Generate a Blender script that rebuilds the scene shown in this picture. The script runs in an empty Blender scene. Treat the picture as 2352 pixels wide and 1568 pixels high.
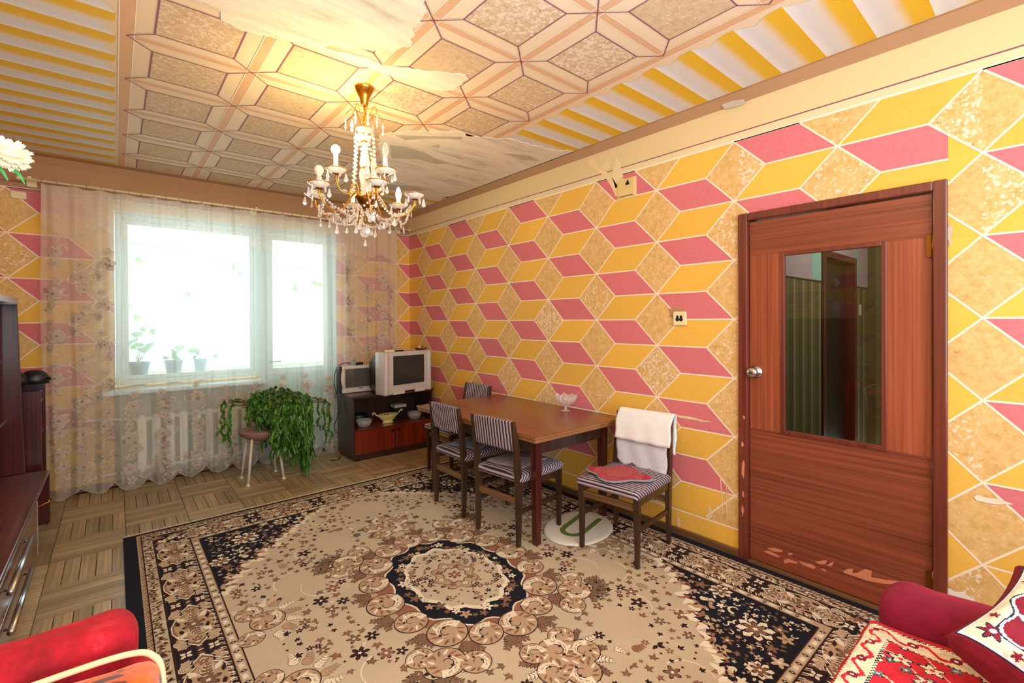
import bpy, bmesh, math, random
from math import sin, cos, pi, radians, sqrt, atan2
from mathutils import Vector, Matrix
C = bpy.context.scene.collection
sc = bpy.context.scene
rnd = random.Random(7)

# ---------------------------------------------------------------- camera
CAMH = 1.447
yaw, pitch, roll = radians(40.365), radians(-0.340), radians(-0.308)
fw = Vector((sin(yaw)*cos(pitch), cos(yaw)*cos(pitch), sin(pitch)))
rt = Vector((cos(yaw), -sin(yaw), 0)); up = rt.cross(fw)
rt2 = cos(roll)*rt + sin(roll)*up; up2 = -sin(roll)*rt + cos(roll)*up
cam = bpy.data.cameras.new('camera'); co = bpy.data.objects.new('camera', cam); C.objects.link(co)
co.matrix_world = Matrix(((rt2.x, up2.x, -fw.x, 0), (rt2.y, up2.y, -fw.y, 0), (rt2.z, up2.z, -fw.z, CAMH), (0, 0, 0, 1)))
cam.sensor_width = 36; cam.lens = 1074.42/2352*36; cam.shift_y = -41.98/2352; cam.clip_start = 0.02
sc.camera = co
# ---------------------------------------------------------------- world, lights, exposure
vs = sc.view_settings
vs.view_transform = 'Standard'; vs.look = 'None'; vs.gamma = 1; vs.exposure = 0.42
try: vs.use_curve_mapping = False
except Exception: pass
world = bpy.data.worlds.new('sky'); sc.world = world; world.use_nodes = True
bg = world.node_tree.nodes['Background']; bg.inputs[0].default_value = (0.92, 0.97, 1.0, 1); bg.inputs[1].default_value = 1.25
def area(name, loc, rot, sx, sy, power, col):
    l = bpy.data.lights.new(name, 'AREA'); l.shape = 'RECTANGLE'; l.size = sx; l.size_y = sy; l.energy = power; l.color = col
    o = bpy.data.objects.new(name, l); C.objects.link(o); o.location = loc; o.rotation_euler = rot; return o
# daylight through the big window
area('window_daylight', (0.95, 6.6, 1.75), (radians(-90), 0, 0), 2.2, 1.8, 62, (0.78, 0.95, 1.0))
area('rear_fill', (0.9, -0.95, 1.7), (radians(90), 0, 0), 3.0, 1.9, 80, (0.78, 0.91, 1.0))  # added fill lamp behind the camera, no window there
area('ceiling_bounce_fill', (0.3, 0.3, 1.95), (radians(180), 0, 0), 1.0, 1.0, 38, (0.78, 0.91, 1.0))  # added fill lamp aimed up, brightens the room off the ceiling

# ---------------------------------------------------------------- materials
def lin(c):
    if isinstance(c, str): c = tuple(int(c[i:i+2], 16) for i in (0, 2, 4))
    return tuple(((v/255)/12.92 if v/255 <= .04045 else ((v/255+.055)/1.055)**2.4) for v in c[:3]) + (1,)
class NT:
    def __init__(s, name):
        s.m = bpy.data.materials.new(name); s.m.use_nodes = True; s.t = s.m.node_tree; s.n = s.t.nodes; s.l = s.t.links
        s.b = s.n['Principled BSDF']; s.out = s.n['Material Output']
    def node(s, typ, **kw):
        n = s.n.new(typ)
        for k, v in kw.items(): setattr(n, k, v)
        return n
    def link(s, a, b): s.l.new(a, b)
    def math(s, op, a, b=None, c=None):
        n = s.node('ShaderNodeMath', operation=op)
        for i, v in enumerate((a, b, c)):
            if v is None: continue
            if isinstance(v, (int, float)): n.inputs[i].default_value = v
            else: s.link(v, n.inputs[i])
        return n.outputs[0]
    def coord(s, kind='Object', scale=(1, 1, 1)):
        tc = s.node('ShaderNodeTexCoord'); mp = s.node('ShaderNodeMapping'); mp.inputs['Scale'].default_value = scale
        s.link(tc.outputs[kind], mp.inputs[0]); return mp.outputs[0]
    def noise(s, scale, detail=3, vec=None, rough=.5):
        n = s.node('ShaderNodeTexNoise'); n.inputs['Scale'].default_value = scale; n.inputs['Detail'].default_value = detail
        n.inputs['Roughness'].default_value = rough
        if vec is not None: s.link(vec, n.inputs['Vector'])
        return n.outputs[0]
    def ramp(s, fac, stops, interp='LINEAR'):
        r = s.node('ShaderNodeValToRGB'); cr = r.color_ramp; cr.interpolation = interp
        while len(cr.elements) < len(stops): cr.elements.new(.5)
        for e, (p, c) in zip(cr.elements, stops): e.position = p; e.color = lin(c)
        s.link(fac, r.inputs[0]); return r.outputs[0]
    def mix(s, fac, a, b, mode='MIX'):
        n = s.node('ShaderNodeMix', data_type='RGBA', blend_type=mode)
        for i, v in ((0, fac), (6, a), (7, b)):
            if isinstance(v, (int, float)): n.inputs[i].default_value = v
            elif isinstance(v, tuple): n.inputs[i].default_value = v
            else: s.link(v, n.inputs[i])
        return n.outputs[2]
    def bump(s, h, strength=.3, dist=.01):
        b = s.node('ShaderNodeBump'); b.inputs['Strength'].default_value = strength; b.inputs['Distance'].default_value = dist
        s.link(h, b.inputs['Height']); s.link(b.outputs[0], s.b.inputs['Normal'])
    def col(s, c):
        if isinstance(c, tuple): s.b.inputs['Base Color'].default_value = c
        else: s.link(c, s.b.inputs['Base Color'])
    def set(s, **kw):
        for k, v in kw.items(): s.b.inputs[k.replace('_', ' ')].default_value = v
        return s
def simple(name, c, rough=.5, var=.12, nscale=8, metallic=0, bump=0, bscale=60, coat=0, kind='Object'):
    t = NT(name); v = t.coord(kind)
    a = lin(c); n = t.noise(nscale, 4, v)
    lo = tuple(x*(1-var) for x in a[:3])+(1,); hi = tuple(min(1, x*(1+var)) for x in a[:3])+(1,)
    t.col(t.mix(n, lo, hi)); t.set(Roughness=rough, Metallic=metallic)
    if coat: t.set(Coat_Weight=coat, Coat_Roughness=.12)
    if bump: t.bump(t.noise(bscale, 4, v), bump, .004)
    return t.m
def wood(name, dark, light, axis=2, rough=.35, ring=1.0, coat=.3, kind='Object', fine=90, objrand=False):
    t = NT(name); s = [fine, fine, fine]; s[axis] = 1.6*ring; v = t.coord(kind, tuple(s))
    n1 = t.noise(1.0, 3, v); s2 = [9, 9, 9]; s2[axis] = .8; n2 = t.noise(1.0, 3, t.coord(kind, tuple(s2)))
    f = t.math('MULTIPLY_ADD', n1, .62, t.math('MULTIPLY', n2, .38))
    c = t.ramp(f, [(.32, dark), (.68, light)])
    if objrand:
        oi = t.node('ShaderNodeObjectInfo'); r = t.math('MULTIPLY_ADD', oi.outputs['Random'], .5, .72)
        hsv = t.node('ShaderNodeHueSaturation'); t.link(c, hsv.inputs['Color']); t.link(r, hsv.inputs['Value']); c = hsv.outputs[0]
    t.col(c); t.set(Roughness=rough)
    if coat: t.set(Coat_Weight=coat, Coat_Roughness=.15)
    t.bump(n1, .08, .002)
    return t.m
def glassy(name, c=(255, 255, 255), rough=.03, alpha_mix=0.0, ior=1.45):
    t = NT(name); t.set(Base_Color=lin(c), Roughness=rough, IOR=ior); t.b.inputs['Transmission Weight'].default_value = 1.0
    if alpha_mix:
        tr = t.node('ShaderNodeBsdfTransparent'); mx = t.node('ShaderNodeMixShader'); mx.inputs[0].default_value = alpha_mix
        t.link(t.b.outputs[0], mx.inputs[1]); t.link(tr.outputs[0], mx.inputs[2]); t.link(mx.outputs[0], t.out.inputs[0])
    return t.m
def thin_glass(name, tint=(250, 255, 253), gloss=.12):
    t = NT(name); tr = t.node('ShaderNodeBsdfTransparent'); tr.inputs[0].default_value = lin(tint)
    g = t.node('ShaderNodeBsdfGlossy'); g.inputs['Roughness'].default_value = .02
    mx = t.node('ShaderNodeMixShader'); fr = t.node('ShaderNodeFresnel'); fr.inputs[0].default_value = 1.45
    t.link(t.math('MULTIPLY_ADD', fr.outputs[0], 1.0, gloss), mx.inputs[0])
    t.link(tr.outputs[0], mx.inputs[1]); t.link(g.outputs[0], mx.inputs[2]); t.link(mx.outputs[0], t.out.inputs[0])
    return t.m
def sheer(name, c, opacity, nscale=0):
    t = NT(name); tr = t.node('ShaderNodeBsdfTransparent'); df = t.node('ShaderNodeBsdfDiffuse'); tl = t.node('ShaderNodeBsdfTranslucent')
    df.inputs[0].default_value = lin(c); tl.inputs[0].default_value = lin(c)
    m1 = t.node('ShaderNodeMixShader'); m1.inputs[0].default_value = .45; t.link(df.outputs[0], m1.inputs[1]); t.link(tl.outputs[0], m1.inputs[2])
    m2 = t.node('ShaderNodeMixShader'); m2.inputs[0].default_value = opacity
    if nscale:
        n = t.noise(nscale, 3, t.coord()); 
        t.link(t.math('MULTIPLY_ADD', n, .5, opacity-.25), m2.inputs[0])
    t.link(tr.outputs[0], m2.inputs[1]); t.link(m1.outputs[0], m2.inputs[2]); t.link(m2.outputs[0], t.out.inputs[0])
    return t.m
def emit(name, c, s):
    t = NT(name); t.set(Base_Color=lin(c)); t.b.inputs['Emission Color'].default_value = lin(c); t.b.inputs['Emission Strength'].default_value = s
    return t.m
def stone(name, cols, white):
    # sponged and trowelled paint: base, speckles, dark worn specks; amount of white differs per painted lozenge
    t = NT(name); v = t.coord('Object'); g = t.node('ShaderNodeNewGeometry'); r = g.outputs['Random Per Island']
    n1 = t.noise(30, 7, v, .75); n2 = t.noise(52, 6, v, .65); n3 = t.noise(13, 2, v)
    base = t.ramp(n1, [(.26, cols[0]), (.46, cols[1]), (.74, cols[2])])
    thr = t.math('MULTIPLY_ADD', t.math('POWER', r, 3.0), -.17, .72)
    f = t.math('MULTIPLY', t.math('SUBTRACT', t.math('ADD', n2, t.math('MULTIPLY', n3, .12)), thr), 14)
    f = t.math('MINIMUM', t.math('MAXIMUM', f, 0), white)
    c = t.mix(f, base, lin((246, 232, 214)))
    r2 = t.math('FRACT', t.math('MULTIPLY', r, 7.3)); thr2 = t.math('MULTIPLY_ADD', r2, .13, .26)
    f2 = t.math('MINIMUM', t.math('MAXIMUM', t.math('MULTIPLY', t.math('SUBTRACT', thr2, n1), 9), 0), .75)
    c = t.mix(f2, c, lin(cols[3])); t.col(c); t.set(Roughness=.85); t.bump(n1, .5, .006)
    return t.m
def paint(name, c, var=.08, worn=None):
    t = NT(name); v = t.coord('Object'); n = t.noise(2.2, 4, v); n2 = t.noise(60, 3, v); a = lin(c)
    g = t.node('ShaderNodeNewGeometry')
    f = t.math('MULTIPLY_ADD', g.outputs['Random Per Island'], .45, t.math('MULTIPLY', n, .55))
    cc = t.mix(f, tuple(x*(1-var) for x in a[:3])+(1,), tuple(min(1, x*(1+var)) for x in a[:3])+(1,))
    cc = t.mix(t.math('MULTIPLY', n2, .12), cc, (1, .9, .75, 1)); t.col(cc); t.set(Roughness=.8); t.bump(n2, .08, .003)
    return t.m

M = {}
M['yellow'] = paint('ochre_paint', (238, 184, 50), .13); M['pink'] = paint('rose_paint', (214, 104, 116), .1)
M['stonewall'] = stone('sponged_ochre_paint', [(194, 148, 78), (224, 182, 112), (242, 206, 148), (130, 96, 46)], .8)
M['whiteline'] = paint('white_line_paint', (250, 232, 208), .03)
M['cream'] = paint('cream_paint', (226, 202, 148), .05); M['creamlow'] = paint('cream_paint_pale', (230, 210, 164), .04)
M['purple'] = simple('purple_line_paint', (140, 84, 104), .8, .1)
M['brownband'] = simple('brown_paint_and_backlit_cream', (180, 138, 100), .85, .1, 3, bump=.1)
M['towelwhite'] = simple('fresh_plaster', (238, 234, 226), .9, .05); M['chiplight'] = simple('chipped_light_paint', (240, 212, 160), .85, .12, 20)
M['ceil'] = paint('ceiling_cream_paint', (228, 206, 172), .05); M['peach'] = paint('peach_band_paint', (214, 168, 124), .06)
M['ceilstone'] = stone('sponged_sand_paint', [(176, 148, 112), (206, 178, 140), (226, 204, 172), (118, 92, 62)], .55)
M['ceilwhite'] = simple('ceiling_white_line', (246, 228, 204), .8)
def plastermat():
    t = NT('bare_plaster'); n = t.noise(1, 5, t.coord('Object', (3, 14, 3)), .65); n2 = t.noise(26, 3, t.coord())
    t.col(t.mix(t.math('MULTIPLY', n2, .2), t.ramp(n, [(.30, (186, 178, 160)), (.42, (226, 214, 192)), (.6, (242, 230, 208))]), lin((250, 240, 222)))); t.set(Roughness=.9); t.bump(n, .3, .01); return t.m
M['plaster'] = plastermat()
M['plastergrey'] = simple('grey_bare_concrete', (194, 186, 166), .9, .12, 8, bump=.25, bscale=20)
def stripes_mat():
    t = NT('yellow_white_stripe_paint'); tc = t.node('ShaderNodeTexCoord'); sp = t.node('ShaderNodeSeparateXYZ'); t.link(tc.outputs['Object'], sp.inputs[0])
    wob = t.math('MULTIPLY', t.math('SUBTRACT', t.noise(9, 3, t.coord('Object')), .5), .10)
    f = t.math('FRACT', t.math('DIVIDE', t.math('SUBTRACT', sp.outputs['Y'], .158), .2105))
    f2 = t.math('ADD', f, t.math('MULTIPLY', wob, t.math('GREATER_THAN', f, .2)))
    c = t.ramp(f2, [(0, (224, 178, 22)), (.34, (228, 186, 50)), (.52, (222, 214, 202)), (.78, (216, 216, 218)), (.98, (232, 230, 228))])
    t.col(c); t.set(Roughness=.8); t.bump(t.noise(70, 3, t.coord('Object')), .08, .003); return t.m
M['stripe'] = stripes_mat()
M['wood_mahog'] = wood('mahogany_veneer', (46, 14, 12), (92, 32, 24), 2, .28, .6, .4)
M['wood_mahog_y'] = wood('mahogany_veneer_long', (72, 32, 28), (132, 74, 62), 1, .22, .6, .6)
M['wood_red'] = wood('red_polished_veneer', (84, 24, 12), (134, 46, 24), 2, .25, .6, .5, fine=40)
M['wood_dark'] = wood('dark_walnut', (34, 20, 17), (70, 44, 37), 2, .35, .6, .3)
M['wood_chair'] = wood('chair_walnut', (34, 20, 13), (76, 48, 30), 2, .4, .6, .3)
M['wood_rail'] = wood('worn_light_rail', (84, 58, 34), (136, 100, 62), 1, .45, .6, .2)
M['wood_table'] = wood('table_top_veneer', (98, 48, 30), (136, 76, 48), 1, .3, .5, .35, fine=30)
M['wood_tedge'] = wood('table_edge', (120, 78, 40), (168, 116, 66), 1, .45, .6, .2)
M['door_v'] = wood('door_veneer_upright', (118, 54, 32), (176, 94, 60), 2, .4, .45, .25, fine=70)
M['door_h'] = wood('door_veneer_crossways', (100, 46, 28), (158, 80, 52), 1, .4, .45, .25, fine=70)
M['door_frame'] = wood('door_frame_paint', (84, 34, 24), (128, 58, 42), 2, .35, .6, .4, fine=50)
M['salmon'] = simple('bare_salmon_primer', (214, 136, 104), .7, .08)
M['parq_x'] = wood('oak_parquet', (134, 112, 78), (192, 168, 128), 0, .42, 1.2, .15, fine=70, objrand=True)
M['parq_base'] = simple('parquet_joint', (74, 54, 34), .8)
M['metal_chrome'] = simple('brushed_chrome', (200, 204, 214), .22, .03, metallic=1)
M['brass'] = simple('brass', (214, 158, 60), .22, .06, metallic=1)
M['brass_dark'] = simple('aged_brass', (136, 92, 44), .35, .1, metallic=1)
M['winwhite'] = simple('window_frame_paint', (208, 236, 240), .4, .04)
M['teal'] = simple('pale_teal_paint', (172, 222, 210), .5, .04)
M['rad'] = simple('radiator_enamel', (232, 236, 224), .45, .05)
M['greyteal'] = simple('grey_teal_distemper', (188, 190, 176), .9, .1, 4)
M['glass'] = thin_glass('window_glass', gloss=.0)
M['doorglass'] = thin_glass('door_glass', (205, 212, 208), .0)
def crystal(nm='cut_crystal', tw=.62, al=.2):
    t = NT(nm); t.set(Base_Color=(1, 1, 1, 1), Roughness=.02, IOR=1.5); t.b.inputs['Transmission Weight'].default_value = tw
    tr = t.node('ShaderNodeBsdfTransparent'); mx = t.node('ShaderNodeMixShader'); mx.inputs[0].default_value = al
    t.link(t.b.outputs[0], mx.inputs[1]); t.link(tr.outputs[0], mx.inputs[2]); t.link(mx.outputs[0], t.out.inputs[0]); return t.m
M['crystal'] = crystal()
M['crystalbowl'] = crystal('pressed_glass', .70, .35)
M['porcelain'] = simple('milk_glass', (252, 248, 236), .2, .03)
M['candle'] = simple('candle_sleeve', (214, 214, 226), .4, .03)
M['bulb_on'] = emit('lit_bulb', (255, 226, 160), 22)
M['bulb_off'] = simple('unlit_frosted_bulb', (244, 232, 206), .25, .02)
M['silver'] = simple('silver_plastic', (196, 186, 180), .38, .04)
M['silver2'] = simple('silver_plastic_pale', (206, 196, 184), .4, .04)
M['black'] = simple('black_plastic', (24, 22, 26), .4, .1)
M['screen1'] = simple('grey_tube_glass', (84, 80, 76), .12, .06, 3)
M['screen2'] = simple('dark_tube_glass', (48, 50, 50), .1, .06, 3)
M['cream_plastic'] = simple('cream_plastic', (238, 224, 180), .4, .03)
M['beige_plastic'] = simple('painted_box_cover', (226, 200, 132), .7, .06)
M['hole'] = simple('black_hole', (14, 12, 12), .8)
M['pot'] = simple('wicker_brown', (150, 112, 98), .8, .3, 60, bump=.5, bscale=80)
M['legwhite'] = simple('chipped_white_paint', (214, 204, 182), .5, .12, 30)
def leafmat():
    t = NT('hanging_cactus_leaf'); oi = t.node('ShaderNodeNewGeometry'); n = t.noise(14, 3, t.coord())
    f = t.math('MULTIPLY_ADD', oi.outputs['Random Per Island'], .7, t.math('MULTIPLY', n, .3))
    t.col(t.ramp(f, [(0, (30, 66, 24)), (.45, (58, 108, 36)), (.8, (96, 146, 52)), (.97, (140, 176, 76))])); t.set(Roughness=.42); return t.m
M['leaf'] = leafmat()
M['stem'] = simple('brown_stem', (150, 104, 66), .7)
M['potblue'] = simple('pale_blue_pot', (150, 176, 196), .5, .1, 20)
M['leaf_out'] = simple('balcony_leaf', (130, 190, 140), .6, .3, 20)
M['curtain'] = sheer('sheer_net', (246, 244, 238), .43)
M['valance'] = sheer('lace_valance', (246, 238, 224), .34, 120)
M['lace'] = sheer('lace_motif', (250, 242, 228), .72); M['lace_dense'] = sheer('lace_valance_dense', (246, 234, 218), .62, 120)
M['lace_line'] = sheer('lace_outline', (170, 142, 126), .5)
M['towel'] = simple('white_towel', (238, 238, 238), .95, .03, 20, bump=.4, bscale=150)
M['towel_lace'] = simple('white_lace_cloth', (212, 212, 220), .95, .08, 60, bump=.5, bscale=120)
M['mat_white'] = simple('white_terry', (232, 228, 214), 1, .06, 80, bump=.8, bscale=200)
M['mat_green'] = simple('green_terry', (98, 128, 52), 1, .15, 80, bump=.8, bscale=200)
M['red_velvet'] = None
def velvet(name, a, b, c, sc_=9):
    t = NT(name); v = t.coord('Object'); n = t.noise(sc_, 6, v, .65); n2 = t.noise(120, 2, v)
    t.col(t.ramp(n, [(.3, a), (.55, b), (.74, c)])); t.set(Roughness=.9); t.b.inputs['Sheen Weight'].default_value = .18
    t.b.inputs['Sheen Tint'].default_value = lin(c); t.bump(n2, .4, .004); return t.m
M['red_velvet'] = velvet('crimson_velvet', (128, 4, 20), (182, 12, 36), (222, 70, 84), 14)
M['maroon'] = velvet('maroon_plush', (112, 8, 40), (148, 18, 58), (168, 50, 84), 4)
def tiger():
    t = NT('orange_tiger_print'); n = t.noise(1, 2, t.coord('Object', (9, 16, 22)), .5); w = t.noise(30, 3, t.coord())
    f = t.math('ADD', n, t.math('MULTIPLY', w, .08))
    t.col(t.ramp(f, [(.44, (84, 34, 30)), (.465, (204, 82, 12)), (.6, (232, 110, 14)), (.8, (216, 76, 10))])); t.set(Roughness=.9); t.b.inputs['Sheen Weight'].default_value = .3; return t.m
M['tiger'] = tiger()
M['cream_cloth'] = simple('cream_piping', (236, 214, 170), .9)
def stripe_cloth(name, axis, period=.0215, wob=.002):
    t = NT(name); tc = t.node('ShaderNodeTexCoord'); sp = t.node('ShaderNodeSeparateXYZ'); t.link(tc.outputs['Object'], sp.inputs[0])
    p = t.math('MULTIPLY_ADD', t.noise(9, 2, t.coord()), wob*2, sp.outputs[axis])
    if axis == 'X': p = t.math('SUBTRACT', p, sp.outputs['Z'])
    f = t.math('FRACT', t.math('DIVIDE', t.math('ADD', p, 5.0), period))
    c = t.ramp(f, [(0, (176, 160, 172)), (.18, (196, 182, 192)), (.36, (170, 152, 166)), (.52, (128, 112, 128)), (.60, (34, 26, 38)), (.90, (40, 30, 42)), (.97, (150, 134, 150))], 'LINEAR')
    t.col(c); t.set(Roughness=.95); t.bump(t.noise(160, 2, t.coord()), .3, .003); return t.m
M['stripe_seat'] = stripe_cloth('striped_seat_cover', 'X', .0262); M['stripe_back'] = stripe_cloth('striped_back_cover', 'Y', .0262)
M['red_patch'] = simple('red_polka_pad', (178, 40, 66), .95, .3, 50)
M['grey_cloth'] = simple('folded_grey_cloth', (132, 146, 158), .95, .3, 30, bump=.4)
M['flower_white'] = simple('white_petal', (244, 240, 214), .7, .05)
M['flower_green'] = simple('green_stem', (60, 160, 80), .6, .2)
# rug colours
RC = dict(tan=(198, 181, 156), navy=(34, 34, 44), dark=(58, 40, 40), brown=(132, 100, 80), rust=(150, 104, 84), cream=(232, 222, 200), mid=(184, 156, 128), olive=(112, 98, 76))
def rugmat(n, c):
    t = NT('rug_wool_'+n); v = t.coord('Object'); a = lin(c); n1 = t.noise(5, 3, v); n2 = t.noise(260, 2, v)
    f = t.math('MULTIPLY_ADD', n1, .5, t.math('MULTIPLY', n2, .5))
    t.col(t.mix(f, tuple(x*.72 for x in a[:3])+(1,), tuple(min(1, x*1.22) for x in a[:3])+(1,))); t.set(Roughness=1.0); t.b.inputs['Specular IOR Level'].default_value = .1
    t.bump(n2, .35, .003); return t.m
for k_, c_ in RC.items(): M['rug_'+k_] = rugmat(k_, c_)
M['fringe'] = simple('cream_fringe', (224, 210, 184), 1, .1, 90, bump=.6, bscale=200)

# ---------------------------------------------------------------- mesh helpers
class MB:
    def __init__(s): s.v = []; s.f = []; s.mi = []; s.mats = []; s.sm = []
    def mat(s, m):
        m = M[m] if isinstance(m, str) else m
        if m not in s.mats: s.mats.append(m)
        return s.mats.index(m)
    def poly(s, pts, m, smooth=False):
        i = len(s.v); s.v += [tuple(p) for p in pts]; s.f.append(tuple(range(i, i+len(pts)))); s.mi.append(s.mat(m)); s.sm.append(smooth)
    def faces(s, verts, faces, m, smooth=False):
        i = len(s.v); s.v += [tuple(p) for p in verts]; k = s.mat(m)
        for f in faces: s.f.append(tuple(i+a for a in f)); s.mi.append(k); s.sm.append(smooth)
    def fan(s, pts, m):
        n = len(pts); c = tuple(sum(p[k] for p in pts)/n for k in range(3)); s.faces(list(pts)+[c], [(i, (i+1) % n, n) for i in range(n)], m)
    def box(s, x0, x1, y0, y1, z0, z1, m):
        v = [(x, y, z) for z in (z0, z1) for y in (y0, y1) for x in (x0, x1)]
        s.faces(v, [(0, 2, 3, 1), (4, 5, 7, 6), (0, 1, 5, 4), (2, 6, 7, 3), (0, 4, 6, 2), (1, 3, 7, 5)], m)
    def hexa(s, a, b, m):   # a: 4 bottom pts (ccw), b: 4 top pts
        s.faces(list(a)+list(b), [(3, 2, 1, 0), (4, 5, 6, 7), (0, 1, 5, 4), (1, 2, 6, 5), (2, 3, 7, 6), (3, 0, 4, 7)], m)
    def tube(s, pts, r, m, n=8, cap=True, smooth=True):
        pts = [Vector(p) for p in pts]; rings = []; N = len(pts)
        prev = None
        for i, p in enumerate(pts):
            d = (pts[min(i+1, N-1)]-pts[max(i-1, 0)]).normalized()
            if prev is None:
                a = d.orthogonal().normalized()
            else:
                a = prev-d*prev.dot(d)
                a = a.normalized() if a.length > 1e-6 else d.orthogonal().normalized()
            prev = a; b = d.cross(a); ri = r[i] if isinstance(r, (list, tuple)) else r
            rings.append([p+a*cos(2*pi*j/n)*ri+b*sin(2*pi*j/n)*ri for j in range(n)])
        v = [q for R in rings for q in R]; f = []
        for i in range(N-1):
            for j in range(n):
                f.append((i*n+j, i*n+(j+1) % n, (i+1)*n+(j+1) % n, (i+1)*n+j))
        if cap: f.append(tuple(range(n-1, -1, -1))); f.append(tuple((N-1)*n+j for j in range(n)))
        s.faces(v, f, m, smooth)
    def lathe(s, prof, m, c=(0, 0, 0), n=20, smooth=True, sx=1, sy=1):
        v = []; f = []; N = len(prof)
        for (r, z) in prof:
            for j in range(n): v.append((c[0]+r*sx*cos(2*pi*j/n), c[1]+r*sy*sin(2*pi*j/n), c[2]+z))
        for i in range(N-1):
            for j in range(n): f.append((i*n+j, i*n+(j+1) % n, (i+1)*n+(j+1) % n, (i+1)*n+j))
        if prof[0][0] > 1e-5: f.append(tuple(range(n-1, -1, -1)))
        if prof[-1][0] > 1e-5: f.append(tuple((N-1)*n+j for j in range(n)))
        s.faces(v, f, m, smooth)
    def grid(s, fn, nu, nv, m, smooth=True, pick=None, closed=False):
        i = len(s.v); k = s.mat(m) if m else 0
        for a in range(nu+1):
            for b in range(nv+1): s.v.append(tuple(fn(a/nu, b/nv)))
        for a in range(nu):
            for b in range(nv):
                s.f.append((i+a*(nv+1)+b, i+(a+1)*(nv+1)+b, i+(a+1)*(nv+1)+b+1, i+a*(nv+1)+b+1)); s.sm.append(smooth)
                s.mi.append(s.mat(pick((a+.5)/nu, (b+.5)/nv)) if pick else k)
    def build(s, name, parent=None, loc=None, rot=None, bevel=0, kind=None, solid=0, label=None, subsurf=0):
        me = bpy.data.meshes.new(name); me.from_pydata(s.v, [], s.f)
        for m in s.mats: me.materials.append(m)
        me.polygons.foreach_set('material_index', s.mi); me.polygons.foreach_set('use_smooth', s.sm); me.update()
        o = bpy.data.objects.new(name, me); C.objects.link(o)
        if parent: o.parent = parent
        if loc: o.location = loc
        if rot: o.rotation_euler = rot
        if bevel:
            b = o.modifiers.new('b', 'BEVEL'); b.width = bevel; b.segments = 2; b.limit_method = 'ANGLE'
        if solid:
            b = o.modifiers.new('s', 'SOLIDIFY'); b.thickness = solid; b.offset = 0
        if subsurf:
            b = o.modifiers.new('ss', 'SUBSURF'); b.levels = subsurf; b.render_levels = subsurf
        if kind: o['kind'] = kind
        if label: o['label'] = label
        return o
def tag(o, label, cat, group=None, kind=None):
    o['label'] = label; o['category'] = cat
    if group: o['group'] = group
    if kind: o['kind'] = kind
    return o
def thing(name, label, cat, loc=(0, 0, 0), rz=0, group=None):
    o = bpy.data.objects.new(name, None); C.objects.link(o); o.location = loc; o.rotation_euler = (0, 0, rz); o.empty_display_size = .1
    return tag(o, label, cat, group)
def bx(name, x0, x1, y0, y1, z0, z1, m, parent=None, bevel=0, kind=None, label=None):
    b = MB(); b.box(x0, x1, y0, y1, z0, z1, m); return b.build(name, parent, bevel=bevel, kind=kind, label=label)
def copy_tree(o, parent=None):
    c = o.copy(); C.objects.link(c)
    if parent is not None: c.parent = parent
    for ch in list(o.children): copy_tree(ch, c)
    return c
def clip(poly, x0, x1, y0, y1):
    def cut(P, ins, inter):
        out = []
        for i in range(len(P)):
            a, b = P[i], P[(i+1) % len(P)]
            if ins(a):
                out.append(a)
                if not ins(b): out.append(inter(a, b))
            elif ins(b): out.append(inter(a, b))
        return out
    def ix(X): return lambda a, b: (X, a[1]+(b[1]-a[1])*(X-a[0])/(b[0]-a[0]))
    def iy(Y): return lambda a, b: (a[0]+(b[0]-a[0])*(Y-a[1])/(b[1]-a[1]), Y)
    for ins, it in ((lambda p: p[0] >= x0, ix(x0)), (lambda p: p[0] <= x1, ix(x1)), (lambda p: p[1] >= y0, iy(y0)), (lambda p: p[1] <= y1, iy(y1))):
        if len(poly) < 3: return []
        poly = cut(poly, ins, it)
    return poly if len(poly) >= 3 else []
def seg(a, b, w):
    d = Vector((b[0]-a[0], b[1]-a[1])); L = d.length
    if L < 1e-6: return []
    n = Vector((-d.y, d.x))/L*w/2
    return [(a[0]-n.x, a[1]-n.y), (b[0]-n.x, b[1]-n.y), (b[0]+n.x, b[1]+n.y), (a[0]+n.x, a[1]+n.y)]

# ---------------------------------------------------------------- room shell
X0, X1, Y0, Y1, ZC = -0.92, 2.88, -1.0, 5.41, 2.80
CH = .055      # coved edge between wall and ceiling
D_, DZ, WW = .5343, .3592, .178
DOORY0, DOORY1, DOORZ = .335, 1.265, 2.075    # outer edges of the door casing

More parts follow.
